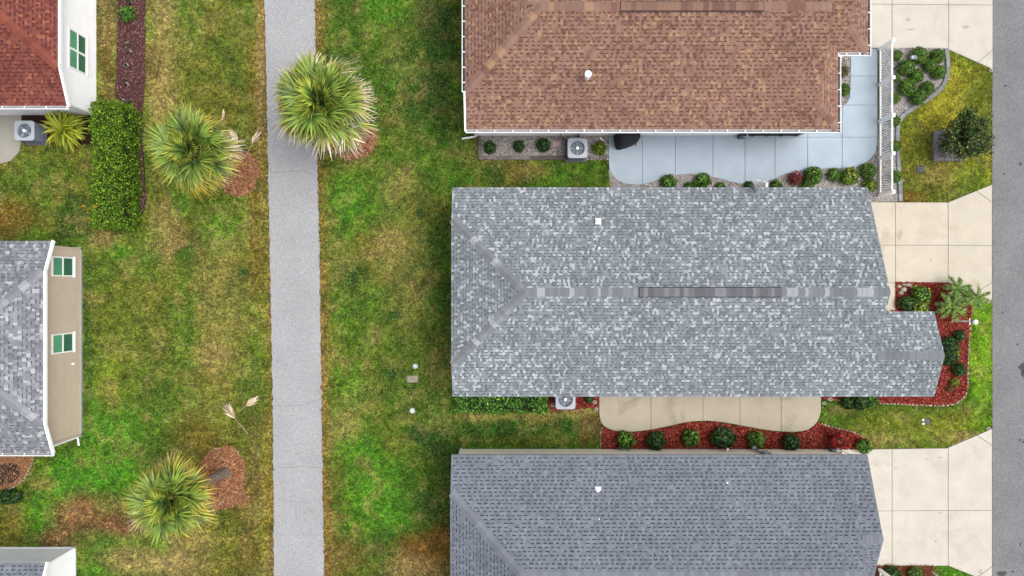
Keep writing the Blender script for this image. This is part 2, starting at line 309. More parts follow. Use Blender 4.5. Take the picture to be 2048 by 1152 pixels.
# ------------------------------------------------------------------ lawn colour: turf, dry and bare patches, and painted house shade
def S(r, g, b): return np.array(C(r, g, b))
K_GREEN, K_DEEP, K_OLIVE, K_LIME = S(82, 118, 32), S(42, 82, 34), S(116, 120, 44), S(82, 150, 28)
K_TAN, K_BROWN, K_RUST, K_YEL = S(192, 162, 114), S(128, 96, 62), S(152, 106, 50), S(178, 168, 58)
BLOBS = [  # px, py, rx, ry, colour, strength
    (330, 250, 260, 300, K_OLIVE, .4), (400, 700, 170, 420, K_OLIVE, .4), (450, 1000, 120, 220, S(134, 116, 52), .45), (440, 150, 90, 180, S(126, 112, 46), .4),
    (330, 60, 40, 90, K_TAN, .55), (330, 190, 35, 60, K_TAN, .5), (300, 130, 25, 60, K_BROWN, .4), (400, 120, 60, 130, K_OLIVE, .5),
    (380, 60, 40, 50, K_GREEN, .5), (470, 100, 40, 100, K_GREEN, .3), (215, 100, 18, 140, K_BROWN, .55), (215, 30, 18, 60, K_TAN, .4),
    (60, 380, 80, 60, K_GREEN, .35), (100, 350, 90, 40, K_GREEN, .3), (20, 440, 50, 40, K_RUST, .5), (150, 440, 40, 40, K_DEEP, .5), (190, 475, 40, 25, K_DEEP, .45),
    (210, 480, 30, 25, K_TAN, .4), (330, 500, 60, 22, K_TAN, .5), (370, 490, 30, 40, K_BROWN, .45), (360, 400, 22, 40, K_LIME, .55), (330, 450, 35, 55, K_TAN, .4),
    (240, 505, 45, 16, K_LIME, .5), (370, 512, 20, 14, K_LIME, .6), (440, 450, 40, 50, K_LIME, .35), (280, 530, 60, 40, K_GREEN, .6), (200, 560, 40, 60, K_GREEN, .4),
    (250, 640, 80, 90, K_OLIVE, .45), (330, 570, 60, 50, K_OLIVE, .3), (440, 600, 60, 120, K_TAN, .2), (370, 640, 26, 130, K_GREEN, .5), (430, 710, 50, 40, K_TAN, .3),
    (230, 760, 50, 60, K_YEL, .25), (300, 780, 70, 60, K_GREEN, .4), (175, 700, 10, 220, K_DEEP, .5), (250, 900, 90, 80, K_LIME, .45), (330, 870, 70, 60, K_GREEN, .4),  # thin deep strip at the tan house wall: contact shade put into turf colour
    (200, 950, 90, 45, K_LIME, .5), (150, 960, 60, 60, K_LIME, .35), (70, 1035, 40, 40, K_LIME, .5), (160, 1030, 46, 48, S(152, 108, 80), .97), (240, 1052, 56, 28, S(144, 100, 74), .95), (130, 1080, 64, 24, S(140, 104, 74), .8),
    (200, 1020, 60, 40, K_BROWN, .4), (210, 1090, 60, 28, K_GREEN, .75), (290, 1120, 90, 30, K_TAN, .6), (370, 1130, 60, 30, K_TAN, .55), (430, 1090, 60, 60, K_OLIVE, .5), (380, 1080, 60, 40, K_TAN, .35),
    (400, 870, 60, 50, K_RUST, .3), (510, 930, 24, 120, K_BROWN, .4), (500, 1060, 30, 90, K_BROWN, .3), (535, 980, 12, 180, K_YEL, .4),
    (20, 1060, 40, 60, K_RUST, .4), (510, 330, 16, 300, K_RUST, .35), (522, 60, 12, 300, K_TAN, .5),
    (700, 120, 50, 140, K_GREEN, .4), (780, 20, 60, 40, K_LIME, .6), (870, 60, 46, 130, K_DEEP, .8), (850, 30, 26, 30, K_TAN, .25), (840, 190, 80, 100, K_DEEP, .7), (790, 100, 30, 60, K_TAN, .2), (780, 270, 46, 40, K_OLIVE, .5),  # deep patches west of the brown house: its shade painted into the turf
    (760, 330, 70, 30, K_GREEN, .5), (880, 340, 60, 40, K_GREEN, .5), (740, 300, 20, 40, K_RUST, .3),
    (690, 390, 40, 60, K_LIME, .6), (670, 470, 30, 60, K_GREEN, .5), (800, 380, 50, 50, K_TAN, .35), (840, 420, 50, 50, K_OLIVE, .4), (780, 480, 40, 60, K_TAN, .3), (700, 560, 40, 60, K_DEEP, .45),
    (680, 640, 26, 60, K_LIME, .4), (810, 560, 60, 120, K_TAN, .28), (740, 660, 50, 80, K_GREEN, .5), (700, 760, 40, 50, K_LIME, .3), (875, 620, 30, 260, K_DEEP, .35), (730, 800, 40, 40, K_TAN, .25), (770, 330, 130, 120, K_GREEN, .35), (780, 700, 120, 200, K_GREEN, .35), (740, 950, 100, 150, K_GREEN, .35), (760, 120, 110, 140, K_GREEN, .4),  # tall deep band: shade west of the grey house painted into the turf
    (690, 850, 40, 40, K_TAN, .35), (720, 900, 40, 40, K_LIME, .55), (760, 1000, 70, 90, K_LIME, .6), (840, 960, 50, 80, K_GREEN, .4), (860, 1010, 30, 40, K_DEEP, .5), (780, 1090, 60, 40, K_DEEP, .4),
    (850, 1110, 56, 45, K_RUST, .85), (830, 1140, 60, 30, K_TAN, .5), (880, 1075, 26, 25, K_RUST, .7), (690, 1110, 40, 40, K_BROWN, .3), (880, 880, 40, 40, K_DEEP, .6), (1000, 860, 100, 26, K_DEEP, .55),
    (1130, 850, 60, 25, K_DEEP, .5), (960, 835, 60, 10, K_TAN, .3), (1060, 832, 90, 8, K_TAN, .45), (1050, 880, 150, 8, K_OLIVE, .5), (1170, 860, 16, 40, K_BROWN, .7), (1190, 850, 12, 50, K_BROWN, .7), (1160, 825, 30, 12, K_TAN, .6),
    (1000, 345, 60, 22, K_DEEP, .45), (1060, 345, 40, 18, K_TAN, .35), (1030, 340, 20, 20, K_RUST, .3), (1170, 345, 46, 24, K_GREEN, .6),
    (840, 427, 9, 9, K_DEEP, .9), (793, 631, 13, 12, K_DEEP, .9), (780, 747, 13, 13, K_DEEP, .95), (835, 865, 24, 20, K_DEEP, .95), (703, 560, 10, 9, K_DEEP, .8), (760, 520, 9, 9, K_DEEP, .6), (843, 483, 8, 9, K_DEEP, .7), (490, 545, 9, 9, K_DEEP, .9),
    (1890, 240, 90, 170, K_YEL, .9), (1850, 360, 70, 60, K_OLIVE, .6), (1905, 170, 20, 40, K_YEL, .5), (1870, 340, 40, 40, K_TAN, .25), (1820, 395, 40, 14, K_RUST, .55), (1940, 200, 20, 40, K_GREEN, .35), (1850, 300, 25, 50, K_GREEN, .3), (1975, 330, 10, 70, K_YEL, .6),
    (1960, 700, 30, 190, S(132, 176, 36), .85), (1900, 860, 90, 40, S(150, 160, 50), .6), (1780, 850, 120, 34, S(140, 146, 52), .6), (1680, 820, 26, 12, K_TAN, .55), (1690, 840, 30, 20, K_GREEN, .4), (1760, 880, 80, 18, K_TAN, .25), (1960, 840, 18, 40, K_LIME, .3), (1930, 875, 40, 12, K_TAN, .6),
    (1910, 1145, 50, 20, K_LIME, .7)]
def lawn_colour(X, Y):
    px = X * 44 + 1024; py = 576 - Y * 44
    n1 = fbm(X, Y, 3.2, 1); n2 = fbm(X, Y, 1.4, 9); n3 = fbm(X, Y, 2.2, 17); n4 = fbm(X, Y, .5, 25, 3)
    def st(n, a, b): return np.clip((n - a) / (b - a), 0, 1)[:, None]
    c = K_GREEN * (1 - st(n1, .38, .62)) + K_OLIVE * .9 * st(n1, .38, .62)
    w = st(n2, .53, .63) * .45; c = c * (1 - w) + K_LIME * .9 * w
    w = st(n3, .56, .66) * .45; c = c * (1 - w) + K_DEEP * w
    wob = .35 * (n2 - .5) + .5 * (n4 - .5)
    for bx, by, rx, ry, k, s in BLOBS:
        d = np.sqrt(((px - bx) / rx) ** 2 + ((py - by) / ry) ** 2) + wob * 1.7
        w = np.clip(1.35 - d, 0, 1); w = (w * w * (3 - 2 * w) * min(.97, s * 1.2))[:, None]
        c = c * (1 - w) + k * w
    xl = np.interp(py, [p[1] for p in PATH_L], [p[0] for p in PATH_L]); xr = np.interp(py, [p[1] for p in PATH_R], [p[0] for p in PATH_R])
    w = (np.exp(-np.abs(px - xl + 4) / 9) * (.55 + .5 * (n4 - .4)) + np.exp(-np.abs(px - xr - 5) / 14) * (.75 + .6 * (n4 - .4)))
    w = np.clip(w, 0, .95)[:, None]; dry = K_RUST * .75 + K_TAN * .2
    c = c * (1 - w) + dry * w
    w = st(n4, .5, .8) * .4; c = c * (1 - w) + K_TAN * .8 * w
    w = st(1 - n4, .52, .75) * .42; c = c * (1 - w) + K_DEEP * .8 * w
    return c

# ------------------------------------------------------------------ ground, path, street
gx = np.concatenate([[-160, -80, -40], np.arange(-27, 27.01, .16), [40, 80, 160]])
gy = np.concatenate([[-160, -80, -30], np.arange(-16.5, 16.51, .16), [30, 80, 160]])
GX, GY = np.meshgrid(gx, gy, indexing='ij'); nx, ny = GX.shape
gi = np.arange(nx * ny).reshape(nx, ny)
GF = np.stack([gi[:-1, :-1], gi[1:, :-1], gi[1:, 1:], gi[:-1, 1:]], -1).reshape(-1, 4)
gz = (fbm(GX.ravel(), GY.ravel(), 3, 40) - .5) * .01 - .01
gcol = lawn_colour(GX.ravel(), GY.ravel()) * .75
ground = link('ground', finish_mesh('ground', np.stack([GX.ravel(), GY.ravel(), gz], 1), GF, M_lawn, gcol, 'POINT', True))
tag(ground, 'patchy lawn ground between the houses and the path', 'ground', kind='structure')

def poly_obj(name, poly, z0, z1, mat, label, cat, kind='structure', parent=None, col=(1, 1, 1)):
    b = MB(); b.prism(poly, z0, z1, col); o = b.obj(name, mat, parent)
    if parent is None: tag(o, label, cat, kind=kind)
    elif kind: o['kind'] = kind
    return o
def rough_edge(pts, amp, step=.12, seed=0):
    """ragged version of a pixel polyline, in metres"""
    w = [P(*p) for p in pts]; out = []; rr = random.Random(seed)
    for a, b in zip(w[:-1], w[1:]):
        n = max(1, int((b - a).length / step))
        for i in range(n):
            p = a.lerp(b, i / n); out.append((p.x + rr.gauss(0, amp), p.y))
    return out
path = poly_obj('path', rough_edge(PATH_L, .018, seed=1) + rough_edge(PATH_R, .022, seed=2)[::-1], -.1, .025,
                asphalt('path_asphalt', C(191, 192, 195), .22, .06), 'pale grey asphalt footpath running up the lawn', 'path')
M_crack = material('crack', (.10, .10, .105), .95)
def crack(parent, pts, z, w=.012, seed=0):
    rr = random.Random(seed); q = [P(*p) for p in pts]; fine = []
    for a, b in zip(q[:-1], q[1:]):
        n = max(2, int((b - a).length / .09))
        for i in range(n): p = a.lerp(b, i / n); fine.append(Vector((p.x + rr.gauss(0, .008), p.y + rr.gauss(0, .018), z)))
    fine.append(Vector((q[-1].x, q[-1].y, z))); m = MB()
    for a, b in zip(fine[:-1], fine[1:]):
        d = (b - a).normalized(); s = Vector((-d.y, d.x, 0)) * w * rr.uniform(.25, .8)
        m.face([a - s, b - s, b + s, a + s])
    m.obj('crack', M_crack, parent)
for i, c in enumerate([[(540, 342), (560, 345), (590, 342), (614, 343)], [(547, 812), (575, 811), (600, 811), (625, 803), (641, 798)], [(560, 935), (600, 933), (643, 934)],
                       [(556, 1000), (585, 1003), (600, 1003), (620, 1003)], [(545, 620), (580, 622), (610, 618)], [(550, 1070), (600, 1068), (640, 1070)], [(592, 1003), (594, 1040)]]):
    crack(path, c, .029, .011 if i < 4 else .006, i)
street = poly_obj('street', street_poly, -.1, .02, asphalt('street_asphalt', C(145, 146, 149), .24, .1), 'grey asphalt street along the driveway ends', 'street')
M_oil = material('oil_stain', C(84, 84, 88), .8, noise=(20, .15))
for sx, sy, rx, ry, sd in [(2046, 735, 9, 8, 1), (2048, 748, 8, 7, 2), (2003, 1147, 9, 5, 3), (2025, 1143, 3, 2, 4), (2008, 348, 2, 2, 5), (2040, 328, 3, 3, 6), (2004, 625, 2, 2, 7), (2034, 688, 2, 2, 8), (2039, 880, 2, 3, 9), (2045, 884, 3, 2, 10), (2010, 172, 4, 1.5, 11), (2040, 1088, 2, 3, 12)]:
    m = MB(); m.face([(x, y, .024) for x, y in ring(sx, sy, rx, ry, sd, 14, .3)][::-1]); m.obj('oil_stain', M_oil, street)

# ------------------------------------------------------------------ slabs cut into panels
def slab(name, poly, lines, z, mat, label, cat, joint=.02):
    """concrete pour: a recessed bed and one raised panel between each pair of joints"""
    base = poly_obj(name, poly, -.1, z - .022, M_joint, label, cat)
    bm = bmesh.new(); vs = [bm.verts.new((x, y, 0)) for x, y in (poly if area2(poly) > 0 else poly[::-1])]
    bm.faces.new(vs)
    for ln in lines:
        a, b = ln[0], ln[1]; A = P(*a); B = P(*b); d = B - A; n = Vector((-d.y, d.x, 0)).normalized()
        fs = [f for f in bm.faces if len(ln) < 3 or ln[2](f.calc_center_median())]
        geom = list({e for f in fs for e in f.edges} | {v for f in fs for v in f.verts}) + fs
        bmesh.ops.bisect_plane(bm, geom=geom, plane_co=A, plane_no=n)
    bm.faces.ensure_lookup_table(); panels = []
    for f in bm.faces: panels.append([(v.co.x, v.co.y) for v in f.verts])
    bm.free()
    for pl in panels:
        pl = [p for i, p in enumerate(pl) if math.dist(p, pl[i - 1]) > .015]
        if len(pl) < 3 or abs(area2(pl)) < .06: continue
        n = len(pl); q = []
        for i in range(n):
            a, b, c = Vector(pl[i - 1]), Vector(pl[i]), Vector(pl[(i + 1) % n])
            d1 = (b - a).normalized(); d2 = (c - b).normalized(); n1 = Vector((-d1.y, d1.x)); n2 = Vector((-d2.y, d2.x))
            m = (n1 + n2); m = m / max(.5, m.length_squared / 2) if m.length > 1e-3 else n1
            q.append(tuple(b + m * joint / 2))
        k = MB(); dz = U(-.002, .002); e = .006
        cx = sum(x for x, y in q) / n; cy = sum(y for x, y in q) / n
        r2 = [(x + (cx - x) / max(.1, math.hypot(cx - x, cy - y)) * e, y + (cy - y) / max(.1, math.hypot(cx - x, cy - y)) * e) for x, y in q]
        k.loft([[(x, y, -.05) for x, y in q], [(x, y, z - e + dz) for x, y in q], [(x, y, z + dz) for x, y in r2]])
        k.obj('panel', mat, base)
    return base
XB = P(1488, 0).x; XC = P(1680, 0).x
M_blue = concrete('blue_painted_concrete', C(200, 217, 232), C(184, 201, 215), .4, .03)
M_drive = concrete('driveway_concrete', C(231, 221, 203), C(202, 189, 163), .6, .06)
M_drive2 = concrete('pale_driveway_concrete', C(233, 226, 213), C(206, 195, 176), .6, .06)
M_tanc = concrete('tan_patio_concrete', C(212, 202, 181), C(160, 154, 136), .75, .06)
slab('blue_patio', blue_poly, [((x, 0), (x, 500)) for x in (1284, 1350, 1425, 1489, 1549, 1614, 1683)] +
     [((0, 275), (2000, 275), lambda c: c.x > XB)] + [((0, y), (2000, y), lambda c: c.x > XC) for y in (153, 211)],
     .07, M_blue, 'pale blue painted concrete patio wrapping the brown roofed house', 'patio', .018)
slab('tan_patio', tan_poly, [((x, 0), (x, 500)) for x in (1301, 1405, 1479, 1561)], .07, M_tanc, 'tan stained concrete patio with a wavy edge below the light grey roof', 'patio', .018)
slab('driveway', drive_top, [((1783, 0), (1783, 100)), ((1896, 0), (1896, 100)), ((1600, 8), (2000, 11)), ((1957, 123), (1985, 100), lambda c: c.x > P(1896, 0).x and c.y < P(0, 11).y)], .05, M_drive2, 'pale concrete driveway at the top right beside the brown roof', 'driveway')
slab('driveway', drive_mid, [((1790, 0), (1790, 100)), ((1895, 0), (1895, 100)), ((1600, 490), (2000, 491)), ((1955, 385), (1983, 405), lambda c: c.x > P(1895, 0).x and c.y > P(0, 491).y), ((1965, 576), (1983, 564), lambda c: c.x > P(1895, 0).x and c.y < P(0, 491).y), ((1600, 565.5), (1791, 565.5), lambda c: c.x < P(1790, 0).x)], .05, M_drive, 'cream concrete driveway in front of the light grey roofed house', 'driveway')
slab('driveway', drive_bot, [((1783, 0), (1783, 100)), ((1895, 0), (1895, 100)), ((1600, 1022), (2000, 1020)), ((1957, 873), (1983, 891), lambda c: c.x > P(1895, 0).x and c.y > P(0, 1020).y), ((1955, 1152), (1983, 1132), lambda c: c.x > P(1895, 0).x and c.y < P(0, 1020).y)], .05, M_drive2, 'wide cream concrete driveway at the bottom right', 'driveway')
poly_obj('concrete_slab', left_slab, -.1, .05, concrete('worn_concrete', C(190, 187, 174), C(160, 155, 138), .5), 'small rounded concrete slab under the red roof at the left edge', 'slab')

M_spot = material('drive_stain', C(208, 197, 177), .9, noise=(14, .12))
for nm, spots in (('driveway.001', ((1798, 470, 5, 9), (1860, 520, 3, 2))), ('driveway.002', ((1752, 928, 3, 1.2), (1790, 935, 4, 1.5), (1757, 978, 5, 1), (1878, 1025, 4, 1.5), (1870, 1082, 2.5, 2.5), (1959, 1142, 4, 4), (1850, 917, 2, 1.5), (1878, 914, 6, 2))), ('driveway', ((1815, 40, 4, 3), (1820, 60, 7, 2), (1930, 55, 6, 3)))):
    for i, (sx, sy, rx, ry) in enumerate(spots):
        m = MB(); m.face([(x, y, .0545) for x, y in ring(sx, sy, rx, ry, i + int(sx), 14, .5)][::-1]); m.obj('stain', M_spot, bpy.data.objects[nm])

# ------------------------------------------------------------------ planting beds with loose cover
def loose_stones(poly, dens, smin, smax, cols, z):
    """small angular pebbles, eight faces each"""
    X, Y = sample(poly, int(dens * abs(area2(poly)) / 2)); n = len(X)
    s = RNG.uniform(smin, smax, n); a = RNG.uniform(0, 6.28, n)
    base = np.array([[1, 0, 0], [0, .75, 0], [-1, 0, 0], [0, -.75, 0], [.1, .1, .7], [0, 0, -.7]])
    base = base[None] * RNG.uniform(.7, 1.25, (n, 6, 1)); x = base[..., 0] * s[:, None]; y = base[..., 1] * s[:, None]
    V = np.stack([X[:, None] + x * np.cos(a)[:, None] - y * np.sin(a)[:, None], Y[:, None] + x * np.sin(a)[:, None] + y * np.cos(a)[:, None], z + base[..., 2] * s[:, None]], -1)
    t = np.array([[0, 1, 4], [1, 2, 4], [2, 3, 4], [3, 0, 4]])
    F = (t[None] + 6 * np.arange(n)[:, None, None]).reshape(-1, 3)
    cc = np.array(cols)[RNG.integers(0, len(cols), n)] * RNG.uniform(.75, 1.25, (n, 1))
    return V.reshape(-1, 3), F, np.repeat(cc, 6, 0)
def chips(poly, dens, lmin, lmax, asp, cols, z, tilt=.35, curl=0):
    X, Y = sample(poly, int(dens * abs(area2(poly)) / 2)); n = len(X)
    l = RNG.uniform(lmin, lmax, n) / 2; w = l * asp * RNG.uniform(.6, 1.3, n); a = RNG.uniform(0, 6.28, n)
    ta = RNG.normal(0, tilt, n); tb = RNG.normal(0, tilt, n); zz = z + RNG.uniform(0, .03, n)
    q = np.array([[-1, -1], [1, -1], [1, 1], [-1, 1]]); x = q[None, :, 0] * l[:, None]; y = q[None, :, 1] * w[:, None]
    V = np.stack([X[:, None] + x * np.cos(a)[:, None] - y * np.sin(a)[:, None], Y[:, None] + x * np.sin(a)[:, None] + y * np.cos(a)[:, None], zz[:, None] + x * np.tan(ta)[:, None] + y * np.tan(tb)[:, None]], -1)
    F = np.arange(4 * n).reshape(n, 4)
    cc = np.array(cols)[RNG.integers(0, len(cols), n)] * RNG.uniform(.7, 1.3, (n, 1))
    return V.reshape(-1, 3), F, np.repeat(cc, 4, 0)
def bed(name, poly, label, soil, kind, dens, size, cols, asp=.4, z=.03):
    b = poly_obj(name, poly, -.06, z, material(name + '_soil_%d' % int(soil[0] * 1e4), soil, .95, noise=(20, .3), noise2=(4, .15), bump=(40, .6, .02)), label, 'bed')
    if kind == 'gravel': V, F, c = loose_stones(poly, dens, size[0], size[1], cols, z + .01); nm, mt = 'gravel', M_stone
    else: V, F, c = chips(poly, dens, size[0], size[1], asp, cols, z + .008); nm, mt = kind, M_chip
    link(nm, finish_mesh(nm, V, F, mt, c), b, kind='stuff')
    return b
GRAV = [C(222, 216, 213), C(196, 190, 188), C(242, 239, 236), C(160, 153, 149), C(212, 199, 190), C(136, 127, 122)]
REDM = [C(170, 62, 50), C(140, 44, 36), C(196, 88, 70), C(104, 30, 26), C(158, 66, 54), C(216, 122, 102)]
bed_gw = bed('gravel_bed', g_west, 'narrow grey gravel bed along the wall below the brown roof', C(124, 117, 113), 'gravel', 1500, (.015, .03), GRAV)
bed_gs = bed('gravel_bed', g_south, 'grey gravel bed curving round the blue patio and the white fence', C(166, 160, 158), 'gravel', 1300, (.015, .032), GRAV)
bed_gc = bed('gravel_bed', g_corner, 'small gravel pocket in the corner of the brown roofed house', C(116, 110, 106), 'gravel', 1200, (.015, .03), GRAV)
bed_ms = bed('mulch_bed', m_south, 'red mulch bed between the tan patio and the slate roof', C(100, 34, 28), 'mulch', 900, (.04, .09), REDM)
bed_mw = bed('mulch_bed', m_west, 'red mulch bed with hedge and condenser below the light grey roof', C(98, 40, 32), 'mulch', 900, (.04, .09), REDM)
bed_mf = bed('mulch_bed', m_front, 'red mulch front bed by the street side gable', C(110, 38, 30), 'mulch', 900, (.04, .09), REDM)
bed_mp = bed('mulch_bed', m_purple, 'long purple brown mulch strip left of the palm trees', C(92, 56, 56), 'mulch', 900, (.02, .05), [C(128, 80, 80), C(104, 62, 64), C(148, 98, 92), C(84, 50, 50), C(206, 172, 162)])
bed_md = bed('mulch_bed', m_dark, 'dark brown mulch bed under the yellow strap leaved plant', C(60, 38, 34), 'mulch', 700, (.02, .05), [C(72, 46, 42), C(54, 34, 32), C(94, 62, 56)])
STRAW = [C(188, 126, 90), C(168, 106, 74), C(212, 158, 118), C(142, 90, 62), C(196, 132, 90), C(222, 182, 144)]
bed_st = bed('mulch_bed', m_straw, 'brown pine straw bed at the bottom edge by the driveway', C(120, 72, 48), 'pine_straw', 900, (.08, .2), [C(150, 92, 60), C(128, 76, 48), C(172, 112, 78)], .08)
bed_tn = bed('mulch_bed', m_tan, 'tan wood chip bed under the eave at the lower left', C(160, 116, 82), 'mulch', 700, (.03, .07), [C(196, 148, 104), C(214, 170, 124), C(170, 120, 84), C(150, 100, 76)])
poly_obj('soil_patch', m_tan_in, .0, .055, material('dark_soil', C(58, 42, 38), .95, noise=(16, .4), bump=(30, .6, .03)), '', '', None, bed_tn)
for rg, lab in ((ring_a, 'orange brown mulch ring round the palm in the upper left lawn'), (ring_b, 'orange brown mulch ring round the palm overhanging the path'), (ring_c, 'orange brown mulch ring round the palm in the lower left lawn')):
    bed('mulch_ring', rg, lab, C(140, 86, 62), 'pine_straw', 1100, (.08, .24), STRAW, .16, .012)
for x, y in ((477, 985), (484, 1000), (465, 990)):
    V, F, c = chips(ring(x, y, 16, 14, x), 700, .06, .16, .14, STRAW, .02)
    link('pine_straw', finish_mesh('pine_straw', V, F, M_chip, c), bpy.data.objects['mulch_ring.002'], kind='stuff')
strip = poly_obj('dark_strip', PL([(1759, 100), (1779, 100), (1779, 390), (1759, 390)]), .0, .044, material('fence_dark_strip', C(74, 68, 66), .95, noise=(18, .35), bump=(30, .6, .03)), '', '', None, bed_gs)  # dark strip laid below the pickets so their gaps read dark
EXCL = [path_poly, street_poly, drive_top, drive_mid, drive_bot, blue_poly, tan_poly, left_slab, g_west, g_south, g_corner, m_south, m_west, m_front, m_purple, m_dark, m_straw, m_tan, ring(478, 347, 33, 40, 3), ring(703, 278, 40, 37, 4), ring(444, 956, 44, 53, 5)]

# edging stones and blocks: children of the beds
def stone_mesh(seed, flat=.6):
    rr = random.Random(seed); bm = bmesh.new(); bmesh.ops.create_icosphere(bm, subdivisions=1, radius=.5)
    ax = (rr.uniform(.8, 1.2), rr.uniform(.55, .9), flat * rr.uniform(.8, 1.1))
    for v in bm.verts:
        k = rr.uniform(.82, 1.12); v.co = Vector((v.co.x * ax[0] * k, v.co.y * ax[1] * k, v.co.z * ax[2] * k))
    V = [tuple(v.co) for v in bm.verts]; F = [tuple(v.index for v in f.verts) for f in bm.faces]; bm.free()
    return V, F
def edging(parent, pts, length, width, height, cols, name='edging_stone', closed=False, jit=.15, z=0, rough=False, gap=.012):
    w = [P(*p) for p in pts]; d = [0]
    for a, b in zip(w[:-1], w[1:]): d.append(d[-1] + (b - a).length)
    def at(s):
        for i in range(len(w) - 1):
            if s <= d[i + 1] or i == len(w) - 2: return w[i].lerp(w[i + 1], (s - d[i]) / max(1e-6, d[i + 1] - d[i]))
    s = 0; cache = {}
    while s < d[-1] - length * .3:
        l = min(length * U(1 - jit, 1 + jit), d[-1] - s); a, b = at(s), at(s + l); m = (a + b) / 2; ang = math.atan2(b.y - a.y, b.x - a.x)
        key = (random.randrange(4), random.randrange(len(cols)))
        if key not in cache:
            if rough: V, F = stone_mesh(key[0] * 7 + key[1] + 3); cache[key] = finish_mesh(name, V, F, M_stone, [cols[key[1]]] * len(F), 'FACE')
            else: bx = MB(); bx.bbox(-.5, .5, -.5, .5, 0, 1, .04, cols[key[1]]); cache[key] = bx.mesh(name, M_stone)
        hh = height * U(.85, 1.15)
        sc = Matrix.Diagonal((l - gap, width * U(.9, 1.1), hh, 1))
        zz = z + (hh * .25 if rough else 0)
        link(name, cache[key], parent, mat4=Matrix.Translation((m.x, m.y, zz)) @ Matrix.Rotation(ang + U(-.05, .05) * (3 if rough else 1), 4, 'Z') @ sc)
        s += l
GB = [C(150, 150, 152), C(132, 131, 133), C(164, 163, 164), C(118, 115, 116)]
edging(bed_gs, smooth_curve(G_EDGE, 4), .42, .17, .12, [C(158, 161, 164), C(146, 148, 152), C(168, 172, 174)], 'edging_block')
edging(bed_gw, [(958, 316), (1136, 316)], .4, .17, .13, [C(112, 100, 96), C(134, 122, 116), C(150, 142, 138), C(104, 96, 94)], 'edging_block')
edging(bed_gw, [(1178, 315), (1216, 315)], .4, .17, .13, [C(130, 122, 118), C(150, 144, 142)], 'edging_block')
edging(bed_gw, [(960, 311), (960, 274)], .4, .14, .13, [C(126, 122, 120), C(112, 108, 106)], 'edging_block')
STN = [C(196, 168, 148), C(176, 150, 134), C(206, 186, 168), C(150, 132, 120), C(190, 180, 172)]
edging(bed_mf, smooth_curve(FRONT_EDGE[3:], 4), .2, .12, .1, STN, rough=True, z=.03, jit=.4)
edging(bed_mf, [(1752, 806), (1690, 802), (1652, 797)], .2, .11, .1, STN, rough=True, z=.03, jit=.4)
edging(bed_ms, [(1640, 846), (1662, 853), (1700, 862), (1720, 870), (1733, 884)], .19, .12, .1, STN, rough=True, z=.03, jit=.4)
edging(bed_ms, [(1207, 848), (1201, 862), (1201, 896)], .17, .12, .1, STN[:4], rough=True, z=.03, jit=.4)
edging(bed_mw, [(919, 796), (921, 812), (936, 822)], .17, .12, .1, [C(188, 128, 108), C(170, 120, 104)], rough=True, z=.03)
edging(bed_mw, [(1000, 825), (1048, 824), (1096, 822), (1140, 820), (1190, 812)], .18, .1, .08, [C(176, 128, 112), C(150, 112, 100), C(190, 150, 130)], rough=True, z=.02, jit=.5)
edging(bed_tn, [(70, 908), (64, 930), (50, 958), (30, 974), (0, 983)], .16, .1, .08, [C(206, 190, 176), C(186, 160, 140)], rough=True, z=.03, jit=.4)
edging(bed_mp, [(284, 262), (289, 330), (291, 400), (284, 430)], .8, .03, .05, [C(52, 40, 40)], 'edging_strip')

# ------------------------------------------------------------------ houses: shingled roofs, lap siding, gutters
EXPO0 = .15                                   # shingle exposure
WID = [.075, .095, .115, .135, .17]
def style(cols, weights, dash, dash_p, tabs=(0, 1, 2, 3), gaps=(0, 1, 2), expo=EXPO0):
    return dict(expo=expo, cols=cols, w=weights, dash=dash, dp=dash_p, tabs=tabs, gaps=gaps, cache={})
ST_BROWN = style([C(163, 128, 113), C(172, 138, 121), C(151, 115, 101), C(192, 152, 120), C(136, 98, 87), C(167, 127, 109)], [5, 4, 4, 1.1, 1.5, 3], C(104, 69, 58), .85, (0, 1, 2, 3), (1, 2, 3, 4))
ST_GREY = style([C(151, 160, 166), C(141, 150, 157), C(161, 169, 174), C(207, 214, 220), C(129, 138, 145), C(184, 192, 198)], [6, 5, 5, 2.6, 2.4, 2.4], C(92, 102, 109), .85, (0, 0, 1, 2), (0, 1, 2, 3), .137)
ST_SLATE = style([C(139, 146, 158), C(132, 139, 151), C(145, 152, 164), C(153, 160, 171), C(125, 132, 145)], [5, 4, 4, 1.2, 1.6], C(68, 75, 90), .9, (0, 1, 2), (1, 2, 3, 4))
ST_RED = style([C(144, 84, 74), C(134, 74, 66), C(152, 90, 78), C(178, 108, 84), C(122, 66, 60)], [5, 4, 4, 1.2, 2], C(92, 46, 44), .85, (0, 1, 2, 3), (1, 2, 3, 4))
ST_MIX = style([C(152, 156, 163), C(142, 146, 154), C(163, 167, 173), C(202, 206, 211), C(130, 134, 142), C(180, 184, 190)], [5, 4, 4, 1.6, 2.4, 1.5], C(100, 105, 115), .8, (0, 1, 2, 3, 4), (1, 2, 3, 4))

